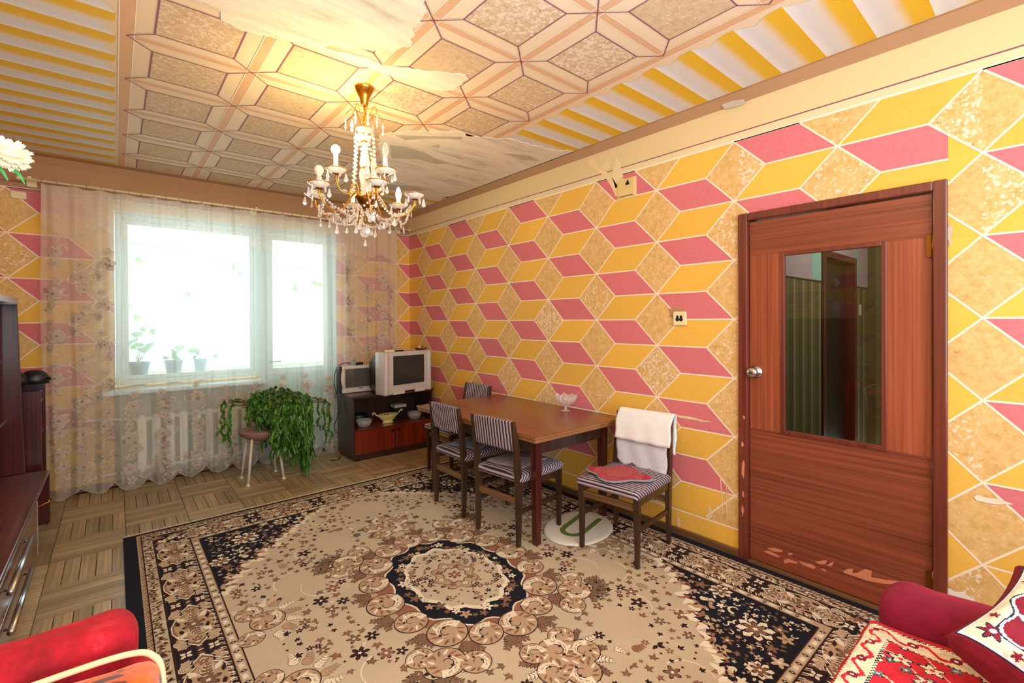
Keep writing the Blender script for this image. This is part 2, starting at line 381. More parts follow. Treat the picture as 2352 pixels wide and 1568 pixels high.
def pattern(b, tm, rects, t_first, ncol, parity0, yellow_right_of=None, lw=.009):
    """painted lattice of lozenges, rose and ochre parallelograms; tm maps (t, z, lift) to 3D"""
    for i in range(ncol):
        t0 = t_first+i*D_
        for k in range(-5, 5):
            z0 = CAMH+(k+(0 if (i+parity0) % 2 == 0 else .5))*DZ
            P = [([(t0, z0), (t0+WW, z0-DZ/2), (t0+D_, z0-DZ/2), (t0+D_-WW, z0)][::-1], 'pink'),
                 ([(t0, z0), (t0+D_-WW, z0), (t0+D_, z0+DZ/2), (t0+WW, z0+DZ/2)], 'yellow'),
                 ([(t0, z0), (t0-WW, z0-DZ/2), (t0, z0-DZ), (t0+WW, z0-DZ/2)], 'stonewall')]
            L = [((t0, z0), (t0+WW, z0-DZ/2)), ((t0, z0), (t0+WW, z0+DZ/2)), ((t0, z0), (t0-WW, z0-DZ/2)), ((t0, z0), (t0-WW, z0+DZ/2)),
                 ((t0, z0), (t0+D_-WW, z0)), ((t0-D_+WW, z0), (t0, z0))]
            for (a0, a1, c0, c1, flags) in rects:
                for pl, m in P:
                    if (flags or z0 < .45) and m == 'pink': m = 'yellow'
                    q = clip(pl, a0, a1, c0, c1)
                    if q: b.poly([tm(x, y, .0006) for x, y in q], m)
                for n_, (p, r) in enumerate(L):
                    if (flags or z0 < .25) and n_ >= 4: continue
                    q = clip(seg(p, r, lw), a0, a1, c0, c1)
                    if q: b.poly([tm(x, y, .0014+.00015*n_) for x, y in q], 'whiteline')
ZT, ZB = 2.527, .168
def band(b, tm, t0, t1, top='creamlow', col='cream'):
    b.poly([tm(t0, ZT+.006, .0008), tm(t1, ZT+.006, .0008), tm(t1, 2.572, .0008), tm(t0, 2.572, .0008)], top)
    b.poly([tm(t0, 2.572, .001), tm(t1, 2.572, .001), tm(t1, 2.579, .001), tm(t0, 2.579, .001)], 'purple')
    b.poly([tm(t0, 2.579, .0008), tm(t1, 2.579, .0008), tm(t1, ZC-CH, .0008), tm(t0, ZC-CH, .0008)], col)
    b.poly([tm(t0, ZT-.006, .002), tm(t1, ZT-.006, .002), tm(t1, ZT+.006, .002), tm(t0, ZT+.006, .002)], 'whiteline')

# wall with the door
b = MB()
b.box(X1, X1+.12, DOORY1-.03, Y1+.3, 0, ZC, 'yellow'); b.box(X1, X1+.12, Y0, DOORY0+.03, 0, ZC, 'yellow'); b.box(X1, X1+.12, DOORY0+.03, DOORY1-.03, DOORZ-.03, ZC, 'yellow')
tmR = lambda t, z, l: (X1-l, -t, z)
pattern(b, tmR, [(-Y1, -DOORY1+.0, ZB, ZT, 0), (-DOORY1, -DOORY0, DOORZ-.02, ZT, 0), (-DOORY0, -.2248, ZB-.15, ZT, 1), (-.2248, -Y0, ZB-.15, ZT, 0)],
        -(.2248+10*D_), 14, 0)
for (a, c) in ((-Y1, -DOORY1),):
    b.poly([tmR(a, .05, .0006), tmR(c, .05, .0006), tmR(c, ZB, .0006), tmR(a, ZB, .0006)], 'yellow')
    b.poly([tmR(a, ZB-.005, .0016), tmR(c, ZB-.005, .0016), tmR(c, ZB+.005, .0016), tmR(a, ZB+.005, .0016)], 'whiteline')
band(b, tmR, -Y1, -Y0)
def blob(cx, cz, rx, rz, n=16, jag=.35, seed=0):
    r = random.Random(seed); return [(cx+rx*cos(2*pi*i/n)*(1+jag*(r.random()-.5)*2), cz+rz*sin(2*pi*i/n)*(1+jag*(r.random()-.5)*2)) for i in range(n)]
for i, (y, z, ry, rz_, m) in enumerate([(1.62, .80, .10, .008, 'creamlow'), (1.50, .795, .06, .006, 'creamlow'), (1.45, .215, .012, .05, 'creamlow'), (1.55, .165, .02, .006, 'creamlow'),
        (2.16, 2.56, .05, .10, 'creamlow'), (2.12, 2.45, .03, .05, 'cream'), (2.26, 2.62, .05, .03, 'creamlow'), (2.33, .86, .05, .008, 'creamlow'), (2.25, .84, .02, .02, 'creamlow'), (.33, 1.83, .008, .05, 'plastergrey'), (.2, .66, .05, .012, 'plaster'), (2.20, .88, .008, .008, 'creamlow'), (2.17, .80, .01, .01, 'creamlow'), (1.68, 1.50, .06, .035, 'brownband')]):
    b.fan([tmR(-p[0], p[1], .0024+.00015*i) for p in blob(y, z, ry, rz_, 14, .45, i)], m)
rr = random.Random(3)
for i in range(70):
    y = rr.uniform(1.35, 3.2); z = rr.uniform(.1, .95); s_ = rr.uniform(.002, .006)
    b.fan([tmR(-p[0], p[1], .005+.00006*i) for p in blob(y, z, s_, s_*1.3, 7, .4, i)], 'creamlow')
for i in range(4):
    b.poly([tmR(-1.36+.012*i, .25, .003), tmR(-1.357+.012*i, .25, .003), tmR(-1.357+.012*i, .36+.04*i % .1, .003), tmR(-1.36+.012*i, .36+.04*i % .1, .003)], 'creamlow')
WR = b
def opx(px, py):
    v = fw+rt2*(px-1176)/1074.42-up2*(py-742.02)/1074.42; k = X1/v.x; return (X1-.003, v.y*k, v.z*k+CAMH)
def wfl(P, m, l=0):
    bm = bmesh.new(); f = bm.faces.new([bm.verts.new(Vector(opx(*p))-Vector((l, 0, 0))) for p in P]); bmesh.ops.triangulate(bm, faces=[f]); bm.verts.index_update()
    WR.faces([v.co[:] for v in bm.verts], [[v.index for v in f.verts] for f in bm.faces], m); bm.free()
K_ = .34014
def c9(P): return [(1552+x*K_, 1035+y*K_) for x, y in P]
wfl(c9([(1828, 925), (1862, 930), (1880, 948), (1925, 950), (1950, 945), (1955, 965), (1990, 985), (2022, 1005), (2020, 1070), (1920, 1120), (1826, 1100)]), 'towelwhite')
wfl([(1352, 362), (1368, 365), (1375, 385), (1402, 400), (1430, 445), (1415, 452), (1405, 430), (1390, 405), (1370, 392), (1352, 380)], 'chiplight')
wfl([(1660, 243), (1680, 235), (1712, 230), (1716, 238), (1700, 246), (1668, 252)], 'plastergrey', .02)
wfl(c9([(300, 180), (308, 180), (322, 420), (316, 430)]), 'chiplight'); wfl(c9([(340, 210), (346, 210), (352, 470), (348, 480)]), 'chiplight'); wfl(c9([(10, 445), (30, 450), (34, 500), (20, 520), (8, 490)]), 'chiplight', .001)
b = WR
b.build('wall_right', kind='structure')
# window wall: opening for the window and the balcony door
WX0, WXM, WX1, WZ0, WZ1 = 0.0, 1.195, 1.945, .86, 2.44
b = MB(); T = .34
b.box(X0-.1, WX0, Y1, Y1+T, 0, ZC, 'yellow'); b.box(WX1, X1+.1, Y1, Y1+T, 0, ZC, 'yellow'); b.box(WX0, WX1, Y1, Y1+T, WZ1, ZC, 'yellow'); b.box(WX0, WXM, Y1, Y1+T, 0, WZ0, 'yellow')
tmW = lambda t, z, l: (t, Y1-l, z)
pattern(b, tmW, [(WX1, X1, ZB, ZT, 0)], 2.70-5*D_, 7, 1); pattern(b, tmW, [(X0, WX0, ZB, ZT, 0)], -.645-D_, 5, 1)
b.poly([tmW(WX0, WZ1, .001), tmW(WX1, WZ1, .001), tmW(WX1, ZT, .001), tmW(WX0, ZT, .001)], 'creamlow')
b.poly([tmW(WX0, .05, .0022), tmW(WXM, .05, .0022), tmW(WXM, WZ0, .0022), tmW(WX0, WZ0, .0022)], 'greyteal')
band(b, tmW, X0, X1, 'brownband', 'brownband')  # cream band coloured brown here: its backlit shade is put into the colour
b.build('wall_back', kind='structure')
b = MB(); b.box(X0-.1, X0, Y0, Y1, 0, ZC, 'yellow'); tmL = lambda t, z, l: (X0+l, t, z)
pattern(b, tmL, [(Y0, Y1, ZB, ZT, 0)], Y0-.3, 13, 0); band(b, tmL, Y0, Y1); b.build('wall_left', kind='structure')
b = MB(); b.box(X0-.1, X1+.12, Y0-.1, Y0, 0, ZC, 'yellow'); tmF = lambda t, z, l: (-t, Y0+l, z)
pattern(b, tmF, [(-X1, -X0, ZB, ZT, 0)], -X1-.2, 8, 0); band(b, tmF, -X1, -X0); b.build('wall_front', kind='structure')

# ceiling with its painted coffers
b = MB(); b.box(X0-.1, X1+.12, Y0-.1, Y1+.1, ZC, ZC+.1, 'ceil')
def cz(l): return ZC-l
def cp(pts, m, l):
    q = clip(pts, X0+CH, X1-CH, Y0+CH, Y1-CH)
    if q: b.poly([(x, y, cz(l)) for x, y in q][::-1], m)
GX = [.055+.525*i for i in range(5)]; GY = [1.325+.5085*j for j in range(-5, 9)]
XR, XL = GX[-1], GX[0]
for i in range(4):
    for j in range(len(GY)-1):
        cx, cy = (GX[i]+GX[i+1])/2, (GY[j]+GY[j+1])/2; h = .162
        if cy > Y1-.05: continue
        cp([(cx-h, cy-h), (cx+h, cy-h), (cx+h, cy+h), (cx-h, cy+h)], 'ceilstone', .0010)
        for sx_, sy_ in ((-1, -1), (1, -1), (1, 1), (-1, 1)):
            cp(seg((cx+sx_*h, cy+sy_*h), (cx+sx_*.2625, cy+sy_*.254), .006), 'purple', .0030)
        for e in (((-h, -h), (h, -h)), ((h, -h), (h, h)), ((h, h), (-h, h)), ((-h, h), (-h, -h))):
            cp(seg((cx+e[0][0], cy+e[0][1]), (cx+e[1][0], cy+e[1][1]), .0065), 'purple', .0024)
for i, gx in enumerate(GX):
    w = .05 if 0 < i < 4 else .056
    cp([(gx-w/2, Y0), (gx+w/2, Y0), (gx+w/2, Y1), (gx-w/2, Y1)], 'peach', .0016)
    for s_ in (-1, 1): cp(seg((gx+s_*w/2, Y0), (gx+s_*w/2, Y1), .005), 'ceilwhite', .0020)
for gy in GY:
    cp([(XL+.028, gy-.02), (XR-.028, gy-.02), (XR-.028, gy+.02), (XL+.028, gy+.02)], 'peach', .0013)
    for s_ in (-1, 1): cp(seg((XL+.028, gy+s_*.02), (XR-.028, gy+s_*.02), .004), 'ceilwhite', .0018)
for j in range(-6, 26):
    ya, yb = .158+.2105*j, .158+.2105*(j+1)
    if ya > Y1: break
    for side in (0, 1):
        def mx(u): return XL-.028-.01-u if side == 0 else XR+.062+u
        pts = [(mx(2.2), ya), (mx(.0), ya), (mx(.004), ya+.06), (mx(.02), ya+.10)]
        pts += [(mx(.045+.0*q), ya+.10+q*.02) for q in (1, 2)]+[(mx(.03), ya+.165), (mx(.012), ya+.195), (mx(0), yb), (mx(2.2), yb)]
        if side == 0: pts = [(min(max(p[0], X0+.1), 9), p[1]) for p in pts]
        else: pts = [(min(p[0], 2.815), p[1]) for p in pts]
        q = clip(pts, X0+CH, X1-CH, Y0+CH, Y1-CH-.08)
        if q: b.poly([(x, y, cz(.0012)) for x, y in (q if side == 0 else q)], 'stripe')
cei = b.build('ceiling', kind='structure')
# peeled patches: paint gone, plaster skim left standing proud
def patch(pts, z, m, seed, n=3, amp=.02):
    r = random.Random(seed); out = []
    for i in range(len(pts)):
        a, c = pts[i], pts[(i+1) % len(pts)]; L = math.dist(a, c); k = max(2, int(L/.016))
        for q in range(k):
            f = q/k; nx, ny = -(c[1]-a[1])/max(L, 1e-6), (c[0]-a[0])/max(L, 1e-6); d = ((r.random()-.5)*1.1*amp+amp*.9*sin(q*1.1+i*2)*sin(q*.37+i))*(0 if q == 0 else 1)
            out.append((a[0]+(c[0]-a[0])*f+nx*d, a[1]+(c[1]-a[1])*f+ny*d))
    return [(x, y, z) for x, y in out]
def up_ceiling(px, py):   # photograph measurement to a point of the ceiling plane
    v = fw+rt2*(px-1176)/1074.42-up2*(py-742.02)/1074.42; k = (ZC-CAMH)/v.z; return (v.x*k, v.y*k)
def flake(px, l, m, seed, amp=.02):
    mb = MB(); pts = patch([up_ceiling(*p) for p in px], ZC-l, m, seed, amp=amp)
    top = [(x, y, ZC-.0005) for x, y, z in pts]; n = len(pts)
    bm = bmesh.new(); vs_ = [bm.verts.new(p) for p in pts]; f = bm.faces.new(vs_); bmesh.ops.triangulate(bm, faces=[f])
    bm.verts.index_update(); mb.faces([v.co[:] for v in bm.verts], [[v.index for v in f.verts] for f in bm.faces], m); bm.free()
    mb.faces(pts+top, [(i, (i+1) % n, n+(i+1) % n, n+i) for i in range(n)], m)
    mb.build('plaster_patch', cei)
flake([(350, -120), (440, 0), (500, 20), (508, 45), (560, 70), (640, 88), (720, 104), (800, 108), (900, 118), (945, 100), (948, 68), (975, 30), (972, 5), (985, -60), (960, -120)], .004, 'plaster', 1, .012)
flake([(690, 95), (780, 118), (830, 128), (880, 148), (960, 158), (1070, 170), (1076, 180), (1040, 206), (1000, 206), (920, 180), (860, 160), (790, 132)], .0045, 'plaster', 2, .008)
flake([(872, 308), (940, 300), (1050, 300), (1080, 312), (1175, 318), (1215, 330), (1280, 345), (1380, 346), (1330, 372), (1240, 402), (1080, 440), (1010, 456), (950, 458), (900, 440), (885, 400), (870, 350)], .004, 'plaster', 3, .014)
for i, P in enumerate([[(895, 330), (930, 334), (975, 348), (1000, 362), (1037, 374), (1000, 375), (960, 364), (900, 362)], [(1160, 350), (1215, 355), (1240, 368), (1200, 366)], [(985, 333), (1010, 330), (1008, 338)], [(1040, 352), (1070, 365), (1050, 362)], [(905, 308), (1060, 312), (1062, 318), (980, 316), (930, 320)], [(880, 420), (950, 425), (980, 436), (900, 436)]]):
    flake(P, .006, 'plastergrey', 20+i, .0025)
# coves, painted brown
def cove(name, pts, m='brownband'):
    bb = MB(); bb.faces(pts, [(0, 1, 3, 2), (2, 3, 5, 4), (4, 5, 1, 0), (0, 2, 4), (1, 5, 3)], m); return bb.build(name, kind='structure')
e = .001
cove('trim_1', [(X1-e, Y0, ZC-CH), (X1-e, Y1, ZC-CH), (X1-CH, Y0, ZC-e), (X1-CH, Y1, ZC-e), (X1-e, Y0, ZC-e), (X1-e, Y1, ZC-e)])
cove('trim_2', [(X0, Y1-e, ZC-CH), (X1, Y1-e, ZC-CH), (X0, Y1-CH, ZC-e), (X1, Y1-CH, ZC-e), (X0, Y1-e, ZC-e), (X1, Y1-e, ZC-e)])
cove('trim_3', [(X0+e, Y0, ZC-CH), (X0+e, Y1, ZC-CH), (X0+CH, Y0, ZC-e), (X0+CH, Y1, ZC-e), (X0+e, Y0, ZC-e), (X0+e, Y1, ZC-e)])
bx('trim_4', X1-CH-.012, X1-CH-.0, Y0, Y1, ZC-.004, ZC-.0005, 'brownband', kind='structure')
bx('trim_5', X0, X1-CH, Y1-CH-.10, Y1-CH, ZC-.0035, ZC-.0005, 'brownband', kind='structure')
bx('baseboard_right', X1-.018, X1, DOORY1, Y1, 0.004, .055, 'wood_rail', kind='structure', bevel=.004)
bx('baseboard_right', X1-.018, X1, Y0, DOORY0, 0.004, .055, 'wood_rail', kind='structure', bevel=.004)
bx('baseboard_back', X0, WXM, Y1-.018, Y1, 0.004, .055, 'wood_rail', kind='structure', bevel=.004)
bx('baseboard_back', WX1, X1-.02, Y1-.018, Y1, 0.004, .055, 'wood_rail', kind='structure', bevel=.004)

# floor with block parquet: blocks of five oak strips, laid crossways to their neighbours
floor = bx('floor', X0-.1, X1+3.0, Y0-.1, Y1+.3, -.1, -.008, 'parq_base', kind='structure')
BL, SW = .36, .072
sm_ = MB(); e = .0012
sm_.hexa([(-BL/2+e, -SW/2+e, -.010), (BL/2-e, -SW/2+e, -.010), (BL/2-e, SW/2-e, -.010), (-BL/2+e, SW/2-e, -.010)],
         [(-BL/2+e*1.6, -SW/2+e*1.6, 0), (BL/2-e*1.6, -SW/2+e*1.6, 0), (BL/2-e*1.6, SW/2-e*1.6, 0), (-BL/2+e*1.6, SW/2-e*1.6, 0)], 'parq_x')
strip0 = None; rest = MB(); cnt = 0
for bi in range(-3, 11):
    for bj in range(-3, 16):
        x0, y0 = .05+bi*BL, -.02+bj*BL
        if x0+BL < X0-.3 or x0 > X1 or y0 > Y1+.1 or y0+BL < Y0-.1: continue
        hor = (bi+bj) % 2 == 0
        vis = (y0+BL > 4.0 and x0+BL > -.65) or (y0 > 1.7 and -.5 < x0 < 0)
        for q in range(5):
            cx, cy = (x0+BL/2, y0+SW*(q+.5)) if hor else (x0+SW*(q+.5), y0+BL/2)
            if not (X0 < cx < X1-.02 and Y0 < cy < Y1-.02): continue
            if (hor and (cx-BL/2 < X0 or cx+BL/2 > X1+.1)) : pass
            if vis and cnt < 300:
                if strip0 is None: strip0 = sm_.build('plank', floor); o = strip0
                else: o = strip0.copy(); C.objects.link(o)
                o.location = (cx, cy, -rnd.random()*.0012); o.rotation_euler = (0, 0, (0 if hor else pi/2)+(pi if rnd.random() < .5 else 0)); cnt += 1
            else:
                hx, hy = (BL/2, SW/2) if hor else (SW/2, BL/2)
                rest.box(max(cx-hx+e, X0), min(cx+hx-e, X1-.001), max(cy-hy+e, Y0), min(cy+hy-e, Y1-.001), -.0075, -.001, 'parq_x')
rest.build('planks', floor, kind='stuff')

# ---------------------------------------------------------------- window, balcony door
w = MB(); yf0, yf1 = Y1+.12, Y1+.18
def frame(x0, x1, z0, z1, t, y0_, y1_, m, name, parent, tb=None):
    tb = tb or t; f = MB(); f.box(x0, x0+t, y0_, y1_, z0, z1, m); f.box(x1-t, x1, y0_, y1_, z0, z1, m)
    f.box(x0+t, x1-t, y0_, y1_, z1-t, z1, m); f.box(x0+t, x1-t, y0_, y1_, z0, z0+tb, m); return f.build(name, parent, bevel=.004)
win = thing('window_1', 'white painted balcony window behind the sheer curtain', 'window'); win['kind'] = 'structure'; del win['category']; del win['label']
frame(WX0+.01, WXM-.02, WZ0+.01, WZ1-.005, .05, yf0, yf1+.03, 'winwhite', 'window_frame', win)
frame(WX0+.062, WXM-.072, WZ0+.062, WZ1-.057, .038, yf0+.01, yf1, 'winwhite', 'sash', win)
bx('pane', WX0+.09, WXM-.10, yf0+.03, yf0+.034, WZ0+.09, WZ1-.085, 'glass', win)
b = MB(); b.box(WX0-.09, WXM-.012, Y1-.15, Y1, WZ0-.042, WZ0-.004, 'winwhite'); b.box(WX0+.004, WXM-.012, Y1-.002, Y1+.12, WZ0-.042, WZ0-.004, 'winwhite'); b.build('window_sill', win, bevel=.006)
b = MB(); b.box(WX0, WX0+.004, Y1+.001, yf0, WZ0, WZ1, 'winwhite'); b.box(WXM-.022, WXM, Y1+.001, Y1+.25, 0.0, WZ1, 'winwhite'); b.box(WX0, WX1, Y1+.001, yf0, WZ1-.004, WZ1, 'winwhite'); b.box(WX1-.004, WX1, Y1+.001, yf0, 0, WZ1, 'winwhite'); b.build('reveal', win)
bd = thing('door_1', '', ''); del bd['label']; del bd['category']; bd['kind'] = 'structure'
frame(WXM+.005, WX1-.008, .0, WZ1-.005, .04, yf0, yf1+.02, 'winwhite', 'door_frame', bd)
f = MB(); a0, a1 = WXM+.047, WX1-.05
f.box(a0, a0+.06, yf0-.012, yf0+.03, .04, WZ1-.05, 'winwhite'); f.box(a1-.06, a1, yf0-.012, yf0+.03, .04, WZ1-.05, 'winwhite')
f.box(a0+.06, a1-.06, yf0-.012, yf0+.03, WZ1-.11, WZ1-.05, 'winwhite'); f.box(a0+.06, a1-.06, yf0-.012, yf0+.03, .88, .945, 'winwhite'); f.box(a0+.06, a1-.06, yf0-.012, yf0+.03, .04, .12, 'winwhite'); f.build('sash', bd, bevel=.004)
bx('pane', a0+.055, a1-.055, yf0+.008, yf0+.012, .94, WZ1-.105, 'glass', bd)
bx('panel', a0+.055, a1-.055, yf0-.004, yf0+.02, .115, .885, 'teal', bd)
b = MB(); b.tube([(a0+.03, yf0-.02, 1.02), (a0+.03, yf0-.05, 1.02), (a0+.13, yf0-.05, 1.02)], .008, 'metal_chrome'); b.build('handle', bd)
# balcony beyond
bal = bx('balcony_slab', X0, X1, Y1+.30, 7.0, -.12, -.02, 'plastergrey', kind='structure')
bal['label'] = 'pale balcony floor beyond the window'
b = MB(); b.box(X0, X1, 6.9, 6.96, -.02, .82, 'winwhite'); b.box(X0, X1, 6.86, 7.0, .82, .87, 'winwhite'); pp = b.build('balcony_parapet', kind='structure')
for i, (px_, pz_, s_) in enumerate([(.17, .88, .09), (.44, .88, .075), (.66, .88, .055)]):
    t = thing('potted_plant', ['white pot with a leafy vine by the window corner outside', 'white flower pot beyond the middle of the window glass', 'small lidded pot with thin twigs beyond the window glass'][i], 'plant', (px_, Y1+.24, WZ0+.002))
    q = MB(); q.lathe([(s_*.6, 0), (s_*.95, .19), (s_*1.05, .195), (s_*1.05, .22), (s_*.9, .22), (.001, .2)], 'potblue'); q.build('pot', t)
    q = MB(); r = random.Random(i)
    for j in range([16, 8, 4][i]):
        a = r.random()*6.28; R = r.random()*.12+.02; h = .23+r.random()*[.30, .14, .1][i]; c = Vector((cos(a)*R, sin(a)*R*.5, h)); s2 = .026+.02*r.random()
        q.tube([(0, 0, .2), tuple(c*.7+Vector((0, 0, .04))), tuple(c)], .002, 'leaf_out', 4)
        u = Vector((r.uniform(-1, 1), .2, r.uniform(-1, 1))).normalized(); v_ = u.cross(Vector((0, 1, 0))).normalized()
        q.poly([c-u*s2, c-u*s2*.3+v_*s2*.6, c+u*s2*.5+v_*s2*.4, c+u*s2*1.2, c+u*s2*.5-v_*s2*.4, c-u*s2*.3-v_*s2*.6], 'leaf_out')
    q.build('leaves', t)
vine = MB(); r = random.Random(4)
vine.tube([(-.5, 6.93, .871), (-.5, 6.8, 1.4), (-.3, 6.55, 2.1), (-.1, 6.4, 2.3)], .004, 'leaf_out', 5); vine.tube([(-.1, 6.4, 2.3), (.5, 6.35, 2.26), (1.2, 6.4, 2.1), (2.0, 6.4, 2.15)], .004, 'leaf_out', 5)
for (x, z) in [(1.06, 2.08), (1.14, 2.02), (.62, 1.76), (.2, 2.1), (1.98, 1.95), (2.06, 1.93), (1.75, 1.86), (.18, 1.5), (.1, 1.62)]:
    s2 = .05; c = Vector((x, 6.3, z)); pts = []
    for j in range(14):
        a = j/14*2*pi; rr_ = s2*(1 if j % 2 else .62)*(.8+.4*r.random()); pts.append(c+Vector((cos(a)*rr_, .01*sin(3*a), sin(a)*rr_*.8)))
    vine.poly(pts, 'leaf_out')
    vine.tube([tuple(c), (x+.02, 6.36, 2.2)], .0015, 'leaf_out', 4)
tag(vine.build('balcony_vine'), 'thin green vine with lobed leaves hanging outside the window', 'vine')

# ---------------------------------------------------------------- radiator under the sill
rad = thing('radiator', 'pale ribbed cast iron radiator below the window sill', 'radiator', (0, 0, 0))
xs = [.18+.102*i for i in range(9)]
for i, x in enumerate(xs):
    q = MB(); yc = Y1-.065
    q.tube([(x, yc, .10), (x, yc, .12), (x, yc, .60), (x, yc, .62)], [.02, .034, .034, .02], 'rad', 10)
    q.box(x-.033, x+.033, yc-.05, yc+.045, .13, .59, 'rad'); q.tube([(x-.051, yc, .14), (x+.051, yc, .14)], .022, 'rad', 8); q.tube([(x-.051, yc, .58), (x+.051, yc, .58)], .022, 'rad', 8)
    q.build('rib', rad, bevel=.012)
q = MB(); q.tube([(-.35, Y1-.05, .62), (0, Y1-.05, .60), (.14, Y1-.06, .58)], .012, 'rad'); q.build('pipe', rad); q = MB(); q.tube([(-.35, Y1-.05, .10), (.14, Y1-.06, .14)], .012, 'rad'); q.build('pipe', rad)

# ---------------------------------------------------------------- curtain
CX0, CX1 = -.44, 2.60
def fold(s, z):
    a = 1.0 if s < .16 or s > .72 else .55
    y = .026*a*sin(s*150+.6*sin(s*31))+.014*sin(s*61+.9+.3*z)+.010*sin(s*233+2*sin(s*17))
    return y*(1-.35*(z-.1)/2.5)
def curt(s, z, off=0): 
    x = CX0+(CX1-CX0)*s+.006*sin(s*90+z*3)
    if z < 1.2: x += (1.2-z)*.02*(0.5-s)*0
    return (x, 5.232+fold(s, z)-off, z)
ZTOP = 2.562
def topz(s): return ZTOP-.010-.012*abs(sin(s*34*pi/2))
def botz(s): return .085-.080*abs(sin(s*14*pi))**.7+.012*sin(s*23)
cur = thing('sheer_curtain', 'floor length cream net curtain with floral lace across the window', 'curtain')
q = MB(); q.grid(lambda s, v: curt(s, botz(s)*(1-v)+topz(s)*v), 520, 14, 'curtain'); q.build('net', cur)
def vbot(s): return 2.235-.07*abs(sin(s*8.5*pi))-.015*sin(s*40)
q = MB(); q.grid(lambda s, v: curt(s, vbot(s)*(1-v)+(topz(s)+.002)*v, .012), 520, 4, 'valance', True, lambda u, v: 'lace_dense' if u < .145 or u > .80 else 'valance'); q.build('valance', cur)
# lace motifs following the folds
lb = MB(); LR = random.Random(11); LR2 = random.Random(12)
def lp(cx, cz, pts, m, off): # pts relative, mapped to curtain
    out = []; off = off+LR2.random()*.0009
    for x, z in pts:
        s = (cx+x-CX0)/(CX1-CX0); zz = cz+z
        if s < .004 or s > .996 or zz < botz(s)+.003 or zz > 2.5: return
        out.append(curt(s, zz, off))
    lb.poly(out, m)
def petal(a, r0, r1, w, n=5):
    P = []
    for i in range(n+1): f = i/n; P.append((r0+(r1-r0)*f, w*sin(pi*min(1, f*.93+.03))))
    P += [(x, -y) for x, y in P[::-1][1:-1]]
    return [(x*cos(a)-y*sin(a), x*sin(a)+y*cos(a)) for x, y in P]
def lflower(cx, cz, R, n=6, ph=0):
    for lay, (k, m_) in enumerate(((1.0, n), (.62, n-1))):
        for i in range(m_):
            a = ph+lay*.5+2*pi*i/m_; o_ = .0035+.002*lay
            lp(cx, cz, petal(a, R*.10*k, R*1.05*k, R*.40*k), 'lace_line', o_); lp(cx, cz, petal(a, R*.12*k, R*1.02*k, R*.375*k), 'lace', o_+.001)
    lp(cx, cz, [(R*.14*cos(t*pi/4), R*.14*sin(t*pi/4)) for t in range(8)], 'lace_line', .009)
def lscroll(cx, cz, R, flip, a0=0):
    pts = []
    for i in range(14):
        t = i/13; a = a0+t*4.2*flip; r = R*(1-.5*t); pts.append((cos(a)*r, sin(a)*r))
    for i in range(13):
        q_ = seg(pts[i], pts[i+1], R*.2)
        if q_: lp(cx, cz, q_, 'lace', .0045)
cols = [(-.36, 0), (-.20, .2), (-.06, .08), (.1, .3), (.34, .1), (.58, .25), (.82, .1), (1.06, .3), (1.30, .05), (1.55, .25), (1.8, .1), (2.05, .0), (2.24, .2), (2.42, .06), (2.54, .25)]
for x, ph in cols:
    side = x < 0 or x > 1.95
    z = 2.02-ph
    while z > .14:
        if side or z < .80:
            R = LR.uniform(.048, .066)
            lflower(x+LR.uniform(-.02, .02), z, R, 6, LR.random()); lflower(x+LR.uniform(-.05, .05), z-.10, R*.75, 5, LR.random()); lflower(x+LR.uniform(-.03, .03), z+.10, R*.6, 5, LR.random())
            lscroll(x-.05, z-.03, .04, 1, LR.random()*6); lscroll(x+.055, z+.02, .04, -1, LR.random()*6); lscroll(x+.01, z-.13, .03, 1, 1)
            z -= .34 if side and z > .8 else .27
        else: z -= .2
for i in range(150):  # dense work along the hem
    x = LR.uniform(CX0+.03, CX1-.03); z = LR.uniform(.07, .34)
    lflower(x, z, LR.uniform(.014, .026), 5, LR.random()) if i % 2 else lscroll(x, z, LR.uniform(.02, .05), LR.choice((-1, 1)), LR.random()*6)
lb.build('lace_motifs', cur, kind='stuff')
q = MB()
for k in range(2):
    pts = [Vector(curt(i/400, botz(i/400)+.002+.0*k, .003)) for i in range(401)]
    q.tube(pts, .0022, 'lace', 4)
    break
q.build('hem', cur)
rod = thing('curtain_rod', 'thin cream curtain rod below the brown ceiling moulding', 'curtain rod')
q = MB(); q.tube([(-.545, 5.262, 2.578), (2.80, 5.262, 2.578)], .0105, 'cream_plastic', 10); q.build('rod', rod)
for x in (-.56, 2.805): q = MB(); q.lathe([(0, -.016), (.014, -.01), (.017, 0), (.014, .01), (0, .016)], 'cream_plastic', (x, 5.262, 2.578), 12); q.build('end_cap', rod)
for x in (-.50, 1.1, 2.72): q = MB(); q.box(x-.012, x+.012, 5.255, Y1-.001, 2.585, 2.60, 'cream_plastic'); q.box(x-.03, x+.03, Y1-.02, Y1-.001, 2.545, 2.62, 'cream_plastic'); q.build('bracket', rod, bevel=.003)
for i in range(35):
    s = (i+.0)/34*.995+.002; x = CX0+(CX1-CX0)*s; q = MB(); q.tube([(x+.0, 5.262+.014*cos(a), 2.575+.016*sin(a)) for a in [j*pi/4 for j in range(8)]]+[(x, 5.262, 2.552)], .0015, 'wood_rail', 4)
    q.build('ring', rod)
bx('wall_bracket', -.62, -.53, Y1-.02, Y1-.001, 2.44, 2.50, 'cream_plastic', bevel=.006)
tag(bpy.data.objects['wall_bracket'], 'old cream bracket plate on the wall under the rod end', 'bracket')

